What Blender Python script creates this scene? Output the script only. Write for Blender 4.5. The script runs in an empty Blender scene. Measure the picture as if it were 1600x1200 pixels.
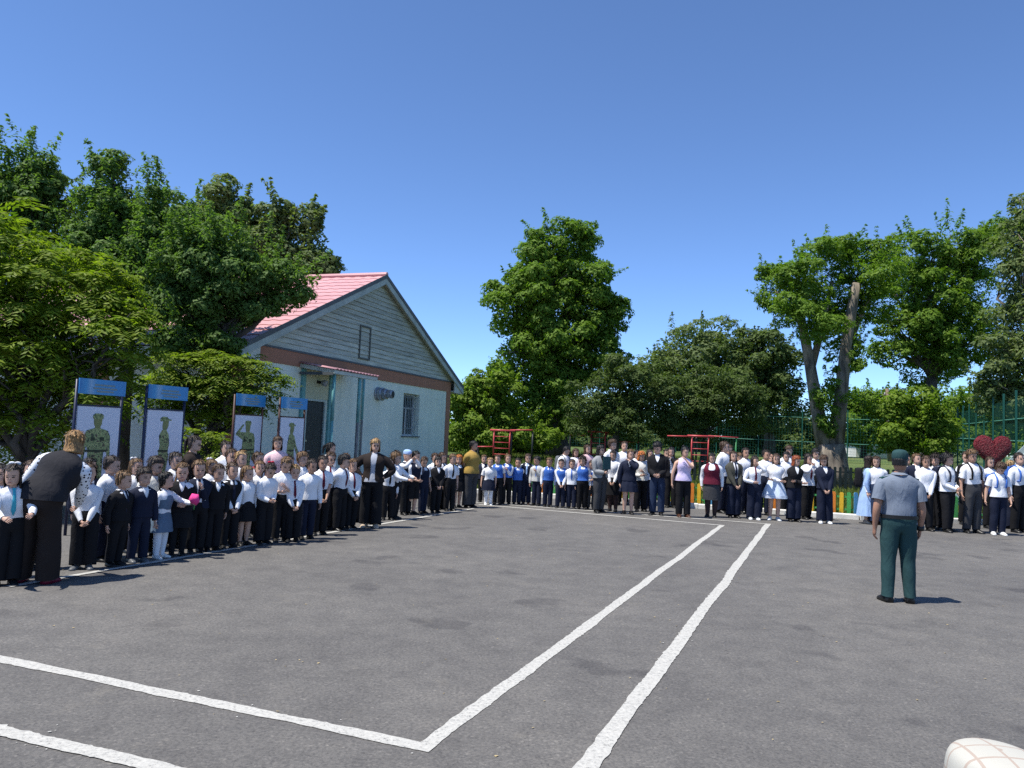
import bpy, bmesh, math, random
import numpy as np
from mathutils import Vector, Matrix, Quaternion, noise

rng = random.Random(11)
nrg = np.random.default_rng(5)
R = math.radians
scene = bpy.context.scene
col = scene.collection

# ------------------------------------------------------------------ camera
CAM_H, PITCH, ROLL, FOC = 1.74, R(3.8), R(2.4), 1200.0      # focal length in pixels of a 1600 px wide frame
_F = Vector((0, math.cos(PITCH), math.sin(PITCH)))
_U0 = Vector((0, -math.sin(PITCH), math.cos(PITCH)))
_R = Vector((1, 0, 0)) * math.cos(ROLL) + _U0 * math.sin(ROLL)
_U = Vector((-1, 0, 0)) * math.sin(ROLL) + _U0 * math.cos(ROLL)
cam_data = bpy.data.cameras.new('camera')
cam = bpy.data.objects.new('camera', cam_data)
col.objects.link(cam)
m = Matrix.Identity(4)
for i in range(3):
    m[i][0], m[i][1], m[i][2] = _R[i], _U[i], -_F[i]
m[2][3] = CAM_H
cam.matrix_world = m
cam_data.sensor_width = 36
cam_data.lens = 36 * FOC / 1600
cam_data.clip_end = 3000
cam_data.clip_start = 0.05
scene.camera = cam

# ------------------------------------------------------------------ sky, sun, exposure
SUN_ELEV = R(66)
SUN_FROM = Vector((-0.93, -0.36, 0)).normalized()
world = bpy.data.worlds.new('World')
scene.world = world
world.use_nodes = True
wn = world.node_tree
sky = wn.nodes.new('ShaderNodeTexSky')
sky.sky_type = 'NISHITA'
sky.sun_disc = False
sky.sun_elevation = SUN_ELEV
sky.sun_rotation = math.atan2(SUN_FROM.x, SUN_FROM.y)
sky.altitude = 2500
sky.air_density = 0.8
sky.dust_density = 0.05
sky.ozone_density = 8.0
wn.links.new(sky.outputs[0], wn.nodes['Background'].inputs[0])
wn.nodes['Background'].inputs[1].default_value = 0.145
sun_data = bpy.data.lights.new('sun', 'SUN')
sun_data.energy = 4.5
sun_data.angle = R(0.53)
sun_data.color = (1.0, 0.955, 0.88)
sun = bpy.data.objects.new('sun', sun_data)
col.objects.link(sun)
sdir = SUN_FROM * math.cos(SUN_ELEV) + Vector((0, 0, math.sin(SUN_ELEV)))
sun.rotation_euler = sdir.to_track_quat('Z', 'Y').to_euler()
scene.view_settings.view_transform = 'Standard'
scene.view_settings.look = 'None'
scene.view_settings.exposure = 0.72
scene.view_settings.gamma = 1.0
scene.view_settings.use_curve_mapping = False
scene.cycles.use_denoising = False
scene.cycles.max_bounces = 6
scene.cycles.transparent_max_bounces = 6

# ------------------------------------------------------------------ helpers
def ray(px, py):
    return _F + _R * ((px - 800) / FOC) - _U * ((py - 600) / FOC)

def G(px, py, z=0.0):
    d = ray(px, py)
    t = (z - CAM_H) / d.z
    return Vector((d.x * t, d.y * t, z))

def AT(px, py, depth):
    d = ray(px, py)
    t = depth / d.y
    return Vector((d.x * t, depth, CAM_H + d.z * t))

def ground_z(x, y):
    t = min(max((y - 27.0) / 33.0, 0.0), 1.0)
    return 1.0 * t

def tag(o, label=None, cat=None, group=None, kind=None):
    if label: o['label'] = label
    if cat: o['category'] = cat
    if group: o['group'] = group
    if kind: o['kind'] = kind
    return o

def empty(name, loc=(0, 0, 0), rz=0.0):
    o = bpy.data.objects.new(name, None)
    col.objects.link(o)
    o.location = loc
    o.rotation_euler = (0, 0, rz)
    o.empty_display_size = 0.2
    return o

def link(name, me, parent=None):
    o = bpy.data.objects.new(name, me)
    col.objects.link(o)
    o.parent = parent
    return o

def mesh(name, V, F, mats, parent=None, smooth=False, fm=None, sub=0, fix=False):
    me = bpy.data.meshes.new(name)
    me.from_pydata([tuple(v) for v in V], [], F)
    if not isinstance(mats, (list, tuple)): mats = [mats]
    for mt in mats: me.materials.append(mt)
    if fm: me.polygons.foreach_set('material_index', fm)
    if smooth: me.polygons.foreach_set('use_smooth', [True] * len(me.polygons))
    if fix:
        bm = bmesh.new(); bm.from_mesh(me)
        bmesh.ops.recalc_face_normals(bm, faces=bm.faces[:])
        bm.to_mesh(me); bm.free()
    me.update()
    o = link(name, me, parent)
    if sub:
        md = o.modifiers.new('sub', 'SUBSURF'); md.levels = sub; md.render_levels = sub
    return o

class MB:
    """collects simple solids into one mesh"""
    def __init__(s): s.V, s.F, s.M = [], [], []
    def box(s, lo, hi, mi=0, xf=None):
        b = len(s.V)
        for z in (lo[2], hi[2]):
            for x, y in ((lo[0], lo[1]), (hi[0], lo[1]), (hi[0], hi[1]), (lo[0], hi[1])):
                v = Vector((x, y, z))
                s.V.append(xf @ v if xf else v)
        for f in ((0, 3, 2, 1), (4, 5, 6, 7), (0, 1, 5, 4), (1, 2, 6, 5), (2, 3, 7, 6), (3, 0, 4, 7)):
            s.F.append(tuple(b + i for i in f)); s.M.append(mi)
        return s
    def tube(s, pts, radii, n=8, mi=0, cap=True):
        pts = [Vector(p) for p in pts]
        if not isinstance(radii, (list, tuple)): radii = [radii] * len(pts)
        rings = []
        d0 = (pts[1] - pts[0]).normalized()
        e1 = d0.orthogonal().normalized(); e2 = d0.cross(e1)
        pd = d0
        for i, p in enumerate(pts):
            if i == 0: d = d0
            elif i == len(pts) - 1: d = (pts[i] - pts[i - 1]).normalized()
            else: d = ((pts[i + 1] - pts[i]).normalized() + (pts[i] - pts[i - 1]).normalized()).normalized()
            q = pd.rotation_difference(d); e1 = q @ e1; e2 = q @ e2; pd = d
            b = len(s.V)
            for k in range(n):
                a = 2 * math.pi * k / n
                s.V.append(p + (e1 * math.cos(a) + e2 * math.sin(a)) * radii[i])
            rings.append(b)
        for a, b in zip(rings, rings[1:]):
            for k in range(n):
                s.F.append((a + k, a + (k + 1) % n, b + (k + 1) % n, b + k)); s.M.append(mi)
        if cap:
            s.F.append(tuple(rings[0] + k for k in reversed(range(n)))); s.M.append(mi)
            s.F.append(tuple(rings[-1] + k for k in range(n))); s.M.append(mi)
        return s
    def prism(s, poly, y0, y1, mi=0, xf=None):
        """polygon in the XZ plane extruded along Y"""
        b = len(s.V); n = len(poly)
        for y in (y0, y1):
            for x, z in poly:
                v = Vector((x, y, z)); s.V.append(xf @ v if xf else v)
        s.F.append(tuple(b + i for i in range(n))); s.M.append(mi)
        s.F.append(tuple(b + n + i for i in reversed(range(n)))); s.M.append(mi)
        for i in range(n):
            j = (i + 1) % n
            s.F.append((b + i, b + n + i, b + n + j, b + j)); s.M.append(mi)
        return s
    def build(s, name, mats, parent=None, smooth=False, sub=0, fix=True):
        return mesh(name, s.V, s.F, mats, parent, smooth, s.M, sub, fix)

# ------------------------------------------------------------------ materials
MATS = {}
def new_mat(name):
    mt = bpy.data.materials.new(name); mt.use_nodes = True
    nt = mt.node_tree
    return mt, nt, nt.nodes['Principled BSDF']

def nodes_noise(nt, scale, detail=4, rough=0.55, coord='Object'):
    tc = nt.nodes.new('ShaderNodeTexCoord')
    nz = nt.nodes.new('ShaderNodeTexNoise')
    nz.inputs['Scale'].default_value = scale
    nz.inputs['Detail'].default_value = detail
    nz.inputs['Roughness'].default_value = rough
    nt.links.new(tc.outputs[coord], nz.inputs['Vector'])
    return nz

def ramp(nt, src, stops):
    r = nt.nodes.new('ShaderNodeValToRGB')
    el = r.color_ramp.elements
    while len(el) < len(stops): el.new(0.5)
    for e, (p, c) in zip(el, stops):
        e.position = p; e.color = (*c, 1)
    nt.links.new(src, r.inputs[0])
    return r

def add_bump(nt, b, src, strength, dist):
    bp = nt.nodes.new('ShaderNodeBump')
    bp.inputs['Strength'].default_value = strength
    bp.inputs['Distance'].default_value = dist
    nt.links.new(src, bp.inputs['Height'])
    nt.links.new(bp.outputs[0], b.inputs['Normal'])
    return bp

def mat(name, c, rough=0.7, var=0.12, scale=3.0, bump=0.0, bscale=40, bdist=0.004, metal=0.0, spec=0.3):
    """plain painted or woven surface with a little uneven colour"""
    if name in MATS: return MATS[name]
    mt, nt, b = new_mat(name)
    b.inputs['Roughness'].default_value = rough
    b.inputs['Metallic'].default_value = metal
    b.inputs['Specular IOR Level'].default_value = spec
    nz = nodes_noise(nt, scale, 5)
    lo = tuple(x * (1 - var) for x in c); hi = tuple(min(1, x * (1 + var)) for x in c)
    r = ramp(nt, nz.outputs[0], [(0.3, lo), (0.7, hi)])
    nt.links.new(r.outputs[0], b.inputs['Base Color'])
    if bump:
        n2 = nodes_noise(nt, bscale, 3)
        add_bump(nt, b, n2.outputs[0], bump, bdist)
    MATS[name] = mt
    return mt

def cloth(name, c, var=0.10):
    """fabric: soft folds plus fine weave"""
    key = 'cloth_' + name
    if key in MATS: return MATS[key]
    mt, nt, b = new_mat(key)
    b.inputs['Roughness'].default_value = 0.85
    b.inputs['Specular IOR Level'].default_value = 0.18
    nz = nodes_noise(nt, 5.0, 4)
    lo = tuple(x * (1 - var) for x in c); hi = tuple(min(1, x * (1 + var)) for x in c)
    r = ramp(nt, nz.outputs[0], [(0.3, lo), (0.7, hi)])
    nt.links.new(r.outputs[0], b.inputs['Base Color'])
    tc = nt.nodes.new('ShaderNodeTexCoord')
    mp = nt.nodes.new('ShaderNodeMapping'); mp.inputs['Scale'].default_value = (1, 1, 0.45)
    n2 = nt.nodes.new('ShaderNodeTexNoise'); n2.inputs['Scale'].default_value = 11; n2.inputs['Detail'].default_value = 3
    n2.inputs['Distortion'].default_value = 1.2
    nt.links.new(tc.outputs['Object'], mp.inputs[0]); nt.links.new(mp.outputs[0], n2.inputs['Vector'])
    add_bump(nt, b, n2.outputs[0], 0.6, 0.02)
    MATS[key] = mt
    return mt

def dots_mat():
    if 'dots' in MATS: return MATS['dots']
    mt, nt, b = new_mat('polka_dots')
    b.inputs['Roughness'].default_value = 0.8
    tc = nt.nodes.new('ShaderNodeTexCoord')
    vo = nt.nodes.new('ShaderNodeTexVoronoi'); vo.inputs['Scale'].default_value = 26; vo.inputs['Randomness'].default_value = 0.35
    nt.links.new(tc.outputs['Object'], vo.inputs['Vector'])
    r = ramp(nt, vo.outputs['Distance'], [(0.30, (0.02, 0.02, 0.03)), (0.36, (0.72, 0.74, 0.78))])
    nt.links.new(r.outputs[0], b.inputs['Base Color'])
    MATS['dots'] = mt
    return mt

def plaid_mat():
    if 'plaid' in MATS: return MATS['plaid']
    mt, nt, b = new_mat('cream_plaid')
    b.inputs['Roughness'].default_value = 0.9
    tc = nt.nodes.new('ShaderNodeTexCoord')
    sep = nt.nodes.new('ShaderNodeSeparateXYZ'); nt.links.new(tc.outputs['Object'], sep.inputs[0])
    last = None
    for ax, off in (('X', 0.0), ('Y', 0.3), ('Z', 0.6)):
        mu = nt.nodes.new('ShaderNodeMath'); mu.operation = 'MULTIPLY'; mu.inputs[1].default_value = 17
        nt.links.new(sep.outputs[ax], mu.inputs[0])
        ad = nt.nodes.new('ShaderNodeMath'); ad.operation = 'ADD'; ad.inputs[1].default_value = off + 20
        nt.links.new(mu.outputs[0], ad.inputs[0])
        fr = nt.nodes.new('ShaderNodeMath'); fr.operation = 'FRACT'; nt.links.new(ad.outputs[0], fr.inputs[0])
        lt = nt.nodes.new('ShaderNodeMath'); lt.operation = 'LESS_THAN'; lt.inputs[1].default_value = 0.10
        nt.links.new(fr.outputs[0], lt.inputs[0])
        if last is None: last = lt
        else:
            mx = nt.nodes.new('ShaderNodeMath'); mx.operation = 'MAXIMUM'
            nt.links.new(last.outputs[0], mx.inputs[0]); nt.links.new(lt.outputs[0], mx.inputs[1]); last = mx
    r = ramp(nt, last.outputs[0], [(0.0, (0.40, 0.39, 0.345)), (1.0, (0.33, 0.27, 0.225))])
    nt.links.new(r.outputs[0], b.inputs['Base Color'])
    nz = nodes_noise(nt, 240, 2); add_bump(nt, b, nz.outputs[0], 0.3, 0.001)
    MATS['plaid'] = mt
    return mt

def camo_mat():
    if 'camo' in MATS: return MATS['camo']
    mt, nt, b = new_mat('printed_camouflage')
    b.inputs['Roughness'].default_value = 0.5
    nz = nodes_noise(nt, 15, 3)
    r = ramp(nt, nz.outputs[0], [(0.0, (0.035, 0.05, 0.02)), (0.42, (0.16, 0.20, 0.07)), (0.5, (0.30, 0.34, 0.13)), (0.58, (0.07, 0.06, 0.03))])
    r.color_ramp.interpolation = 'CONSTANT'
    nt.links.new(r.outputs[0], b.inputs['Base Color'])
    MATS['camo'] = mt
    return mt

def leaf_mat(name, c, c2, trans=0.35, rough=0.45, spread=1.0):
    """leaf: colour differs from leaf to leaf, light shines through"""
    mt, nt, b = new_mat(name)
    geo = nt.nodes.new('ShaderNodeNewGeometry')
    nz = nodes_noise(nt, 0.55, 2)
    mixv = nt.nodes.new('ShaderNodeMath'); mixv.operation = 'MULTIPLY_ADD'
    mixv.inputs[1].default_value = 0.55 * spread
    nt.links.new(geo.outputs['Random Per Island'], mixv.inputs[0])
    m2 = nt.nodes.new('ShaderNodeMath'); m2.operation = 'MULTIPLY'; m2.inputs[1].default_value = 0.5
    nt.links.new(nz.outputs[0], m2.inputs[0]); nt.links.new(m2.outputs[0], mixv.inputs[2])
    r = ramp(nt, mixv.outputs[0], [(0.2, c), (0.85, c2)])
    nt.links.new(r.outputs[0], b.inputs['Base Color'])
    b.inputs['Roughness'].default_value = rough
    b.inputs['Specular IOR Level'].default_value = 0.16
    tr = nt.nodes.new('ShaderNodeBsdfTranslucent')
    br = nt.nodes.new('ShaderNodeMixRGB'); br.blend_type = 'MULTIPLY'; br.inputs[0].default_value = 1
    br.inputs[2].default_value = (1.25, 1.5, 0.45, 1)
    nt.links.new(r.outputs[0], br.inputs[1]); nt.links.new(br.outputs[0], tr.inputs[0])
    mx = nt.nodes.new('ShaderNodeMixShader'); mx.inputs[0].default_value = trans
    nt.links.new(b.outputs[0], mx.inputs[1]); nt.links.new(tr.outputs[0], mx.inputs[2])
    nt.links.new(mx.outputs[0], nt.nodes['Material Output'].inputs['Surface'])
    return mt

def bark_mat(name, c1, c2, scale=6):
    mt, nt, b = new_mat(name)
    tc = nt.nodes.new('ShaderNodeTexCoord')
    mp = nt.nodes.new('ShaderNodeMapping'); mp.inputs['Scale'].default_value = (1, 1, 0.22)
    nz = nt.nodes.new('ShaderNodeTexNoise'); nz.inputs['Scale'].default_value = scale; nz.inputs['Detail'].default_value = 8
    nt.links.new(tc.outputs['Object'], mp.inputs[0]); nt.links.new(mp.outputs[0], nz.inputs['Vector'])
    r = ramp(nt, nz.outputs[0], [(0.35, c1), (0.62, c2)])
    nt.links.new(r.outputs[0], b.inputs['Base Color'])
    b.inputs['Roughness'].default_value = 0.9
    add_bump(nt, b, nz.outputs[0], 1.0, 0.05)
    return mt

# ------------------------------------------------------------------ the ground
def asphalt_mat():
    mt, nt, b = new_mat('asphalt')
    b.inputs['Roughness'].default_value = 0.78
    b.inputs['Specular IOR Level'].default_value = 0.35
    big = nodes_noise(nt, 0.35, 6, 0.62)
    r1 = ramp(nt, big.outputs[0], [(0.28, (0.102, 0.098, 0.094)), (0.52, (0.125, 0.120, 0.113)), (0.75, (0.150, 0.142, 0.131))])
    mid = nodes_noise(nt, 2.6, 6, 0.7)
    r2 = ramp(nt, mid.outputs[0], [(0.33, (0.80, 0.80, 0.81)), (0.55, (1.0, 1.0, 1.0)), (0.72, (1.13, 1.12, 1.10))])
    m1 = nt.nodes.new('ShaderNodeMixRGB'); m1.blend_type = 'MULTIPLY'; m1.inputs[0].default_value = 1
    nt.links.new(r1.outputs[0], m1.inputs[1]); nt.links.new(r2.outputs[0], m1.inputs[2])
    fine = nodes_noise(nt, 48, 5, 0.8)
    tcv = nt.nodes.new('ShaderNodeTexCoord'); agg = nt.nodes.new('ShaderNodeTexVoronoi'); agg.inputs['Scale'].default_value = 62
    nt.links.new(tcv.outputs['Object'], agg.inputs['Vector'])
    ra = ramp(nt, agg.outputs['Color'], [(0.0, (0.72, 0.72, 0.73)), (0.55, (0.98, 0.98, 0.97)), (0.85, (1.10, 1.09, 1.08)), (1.0, (1.6, 1.57, 1.5))])
    r3 = ramp(nt, fine.outputs[0], [(0.36, (0.58, 0.58, 0.60)), (0.47, (0.94, 0.94, 0.94)), (0.56, (1.08, 1.07, 1.06)), (0.68, (1.4, 1.38, 1.33))])
    m2a = nt.nodes.new('ShaderNodeMixRGB'); m2a.blend_type = 'MULTIPLY'; m2a.inputs[0].default_value = 0.9
    nt.links.new(m1.outputs[0], m2a.inputs[1]); nt.links.new(ra.outputs[0], m2a.inputs[2])
    m2 = nt.nodes.new('ShaderNodeMixRGB'); m2.blend_type = 'MULTIPLY'; m2.inputs[0].default_value = 0.9
    nt.links.new(m2a.outputs[0], m2.inputs[1]); nt.links.new(r3.outputs[0], m2.inputs[2])
    # oil-dark patches with soft outlines, and pale dust
    vo = nodes_noise(nt, 0.95, 3, 0.5)
    r4 = ramp(nt, vo.outputs[0], [(0.615, (1, 1, 1)), (0.665, (0.70, 0.70, 0.72))])
    m3 = nt.nodes.new('ShaderNodeMixRGB'); m3.blend_type = 'MULTIPLY'; m3.inputs[0].default_value = 1
    nt.links.new(m2.outputs[0], m3.inputs[1]); nt.links.new(r4.outputs[0], m3.inputs[2])
    du = nodes_noise(nt, 1.7, 8, 0.7)
    r5 = ramp(nt, du.outputs[0], [(0.60, (0, 0, 0)), (0.80, (0.5, 0.5, 0.5))])
    m4 = nt.nodes.new('ShaderNodeMixRGB'); m4.inputs[2].default_value = (0.21, 0.19, 0.155, 1)
    nt.links.new(r5.outputs[0], m4.inputs[0]); nt.links.new(m3.outputs[0], m4.inputs[1])
    nt.links.new(m4.outputs[0], b.inputs['Base Color'])
    sm = nt.nodes.new('ShaderNodeMath'); sm.operation = 'ADD'
    nt.links.new(fine.outputs[0], sm.inputs[0]); nt.links.new(mid.outputs[0], sm.inputs[1])
    add_bump(nt, b, sm.outputs[0], 0.55, 0.012)
    return mt

def grass_mat():
    mt, nt, b = new_mat('grass_ground')
    b.inputs['Roughness'].default_value = 0.95
    n1 = nodes_noise(nt, 0.25, 6, 0.65)
    r = ramp(nt, n1.outputs[0], [(0.3, (0.05, 0.085, 0.018)), (0.5, (0.10, 0.15, 0.03)), (0.72, (0.17, 0.18, 0.06))])
    nt.links.new(r.outputs[0], b.inputs['Base Color'])
    n2 = nodes_noise(nt, 9, 6, 0.8)
    add_bump(nt, b, n2.outputs[0], 1.0, 0.15)
    return mt

def build_ground():
    # one sheet that reaches the horizon: dense near, coarse far
    xs = sorted(set(list(np.linspace(-60, 60, 41)) + [-900, -500, -250, -120, 120, 250, 500, 900]))
    ys = sorted(set(list(np.linspace(-20, 100, 41)) + [-300, -100, 160, 300, 600, 1200]))
    V, F = [], []
    for y in ys:
        for x in xs:
            z = ground_z(x, y) - 0.03 + (0.10 * (noise.noise((x * .15, y * .15, 0)) * ground_z(x, y)))
            V.append((x, y, z))
    nx = len(xs)
    for j in range(len(ys) - 1):
        for i in range(nx - 1):
            F.append((j * nx + i, j * nx + i + 1, (j + 1) * nx + i + 1, (j + 1) * nx + i))
    o = mesh('ground', V, F, grass_mat(), smooth=True)
    tag(o, kind='structure')

FENCE_PATH = [G(640, 762), G(811, 773), G(1085, 792), G(1330, 809), G(1500, 815), G(1640, 823), G(1900, 840)]
def build_yard():
    edge = [p + Vector((0, -0.45, 0)) for p in FENCE_PATH]
    poly = [(-22, -14), (40, -14), (40, 14), (edge[-1].x, edge[-1].y)]
    poly += [(p.x, p.y) for p in reversed(edge[:-1])]
    poly += [(-1.5, 27.5), (-2.6, 28.6), (-6.2, 18.1), (-22, 23.5)]
    o = mesh('asphalt_yard', [(x, y, 0.0) for x, y in poly], [tuple(range(len(poly)))], asphalt_mat(), fix=False)
    if o.data.polygons[0].normal.z < 0: o.data.flip_normals()
    tag(o, kind='structure')
    # painted lines, brushed on by hand: uneven edges and flecks of paint beside them
    mt, nt, b = new_mat('road_paint')
    b.inputs['Roughness'].default_value = 0.7
    nz = nodes_noise(nt, 38, 6, 0.85)
    r = ramp(nt, nz.outputs[0], [(0.36, (0.10, 0.10, 0.095)), (0.43, (0.35, 0.345, 0.32)), (0.62, (0.48, 0.47, 0.43))])
    nt.links.new(r.outputs[0], b.inputs['Base Color'])
    add_bump(nt, b, nz.outputs[0], 0.5, 0.006)
    i1, i2 = G(1128, 821), G(663, 1168)
    i0 = i2 + (G(0, 1030) - i2) * 2.0
    ifar = G(748, 788.5)
    o1, o2 = G(1200, 819), G(915, 1200)
    oc = o1 + (o2 - o1) * 1.045
    n0, n1 = G(0, 1142), G(235, 1200)
    ofar = G(742, 785)
    lines = [(i2, i1, .105), (i2, i0, .105), (i1, ifar, .11), (o1, oc, .115), (n1 + (n1 - n0) * 2.6, n0 + (n0 - n1) * 3, .105), (o1, ofar, .11),
             (G(20, 916), G(740, 795), .09)]
    for li, (a, c, w) in enumerate(lines):
        d = (c - a); L = d.length; d.normalize(); nn = Vector((-d.y, d.x, 0))
        a = a - d * (w * .5); L += w * .5
        n = int(L / 0.022)
        V, F = [], []
        for i in range(n + 1):
            s = L * i / n; p = a + d * s
            def jit(k):
                return (0.013 * noise.noise((s * 1.7, li * 7.1, k)) + 0.009 * noise.noise((s * 9, li * 3.3, k + 5)) +
                        0.022 * max(0, noise.noise((s * 27, li, k + 9))) * max(0, noise.noise((s * 1.9, li * 2.1, k)) + .15) * 2.2 + 0.004 * noise.noise((s * 70, li, k)))
            wob = 0.02 * noise.noise((s * .55, li * 5, 3))
            l = p + nn * (w / 2 + wob + jit(1)); rr = p - nn * (w / 2 - wob + jit(11))
            V += [(l.x, l.y, 0.004 + li * 0.0006), (rr.x, rr.y, 0.004 + li * 0.0006)]
        for i in range(n): F.append((2 * i, 2 * i + 1, 2 * i + 3, 2 * i + 2))
        for _ in range(int(L * 11)):
            s = rng.random() * L
            if noise.noise((s * .9, li * 9.7, 2)) < 0.12: continue
            q = a + d * s + nn * ((w / 2 + abs(rng.gauss(0, .05)) + .008) * rng.choice((-1, 1)))
            b0 = len(V); rad = rng.uniform(.003, .010); ph = rng.random() * 6
            for k in range(5):
                t = ph + k * 1.2566; rk = rad * rng.uniform(.5, 1.3)
                V.append((q.x + math.cos(t) * rk, q.y + math.sin(t) * rk, .0035 + li * .0006))
            F.append(tuple(range(b0, b0 + 5)))
        lo = mesh('painted_line', V, F, mt, parent=o)
        bm = bmesh.new(); bm.from_mesh(lo.data)
        for f in bm.faces:
            if f.normal.z < 0: f.normal_flip()
        bm.to_mesh(lo.data); bm.free()
    # white-washed kerb stones along the far edge
    kerb = empty('kerb', edge[1]); tag(kerb, kind='structure')
    km = mat('whitewashed_concrete', (0.62, 0.61, 0.57), 0.9, .22, 4, .5, 60)
    for a, c in zip(edge[:-1], edge[1:]):
        L = (c - a).length; n = max(1, round(L / 1.0))
        d = (c - a).normalized(); rz = math.atan2(d.y, d.x)
        for i in range(n):
            p = a + d * (L * i / n)
            s = MB(); l = L / n - .012; g = .02
            prof = [(-.075, -.05), (.075, -.05), (.075, .13 - g), (.075 - g, .13), (-.075 + g, .13), (-.075, .13 - g)]
            b0 = len(s.V)
            for x in (0, l):
                for y, z in prof: s.V.append(Vector((x, y, z)))
            k = len(prof)
            s.F.append(tuple(b0 + q for q in range(k))); s.F.append(tuple(b0 + k + q for q in reversed(range(k))))
            for q in range(k): s.F.append((b0 + q, b0 + k + q, b0 + k + (q + 1) % k, b0 + (q + 1) % k))
            s.M = [0] * len(s.F)
            ko = s.build('kerb_stone', km, kerb)
            ko.location = p - edge[1] + Vector((0, 0, rng.uniform(-.01, .006))); ko.rotation_euler = (0, 0, rz + rng.uniform(-.01, .01))

def build_litter():
    V, F = [], []
    for _ in range(420):
        x, y = rng.uniform(-6, 9), rng.uniform(3.0, 18); r_ = rng.uniform(.004, .012); t = rng.random() * 6.28; b0 = len(V)
        for k in range(5):
            a = t + k * 1.2566; V.append((x + math.cos(a) * r_ * rng.uniform(.5, 1.5), y + math.sin(a) * r_ * rng.uniform(.5, 1.2), .003 + rng.uniform(0, .006)))
        F.append(tuple(range(b0, b0 + 5)))
    o = mesh('leaf_litter', V, F, mat('dry_litter', (.30, .24, .13), .9, .5, 1.5))
    tag(o, 'tiny dry scraps and petals scattered over the asphalt', 'litter', kind='stuff')

build_ground()
build_yard()
build_litter()

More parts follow.
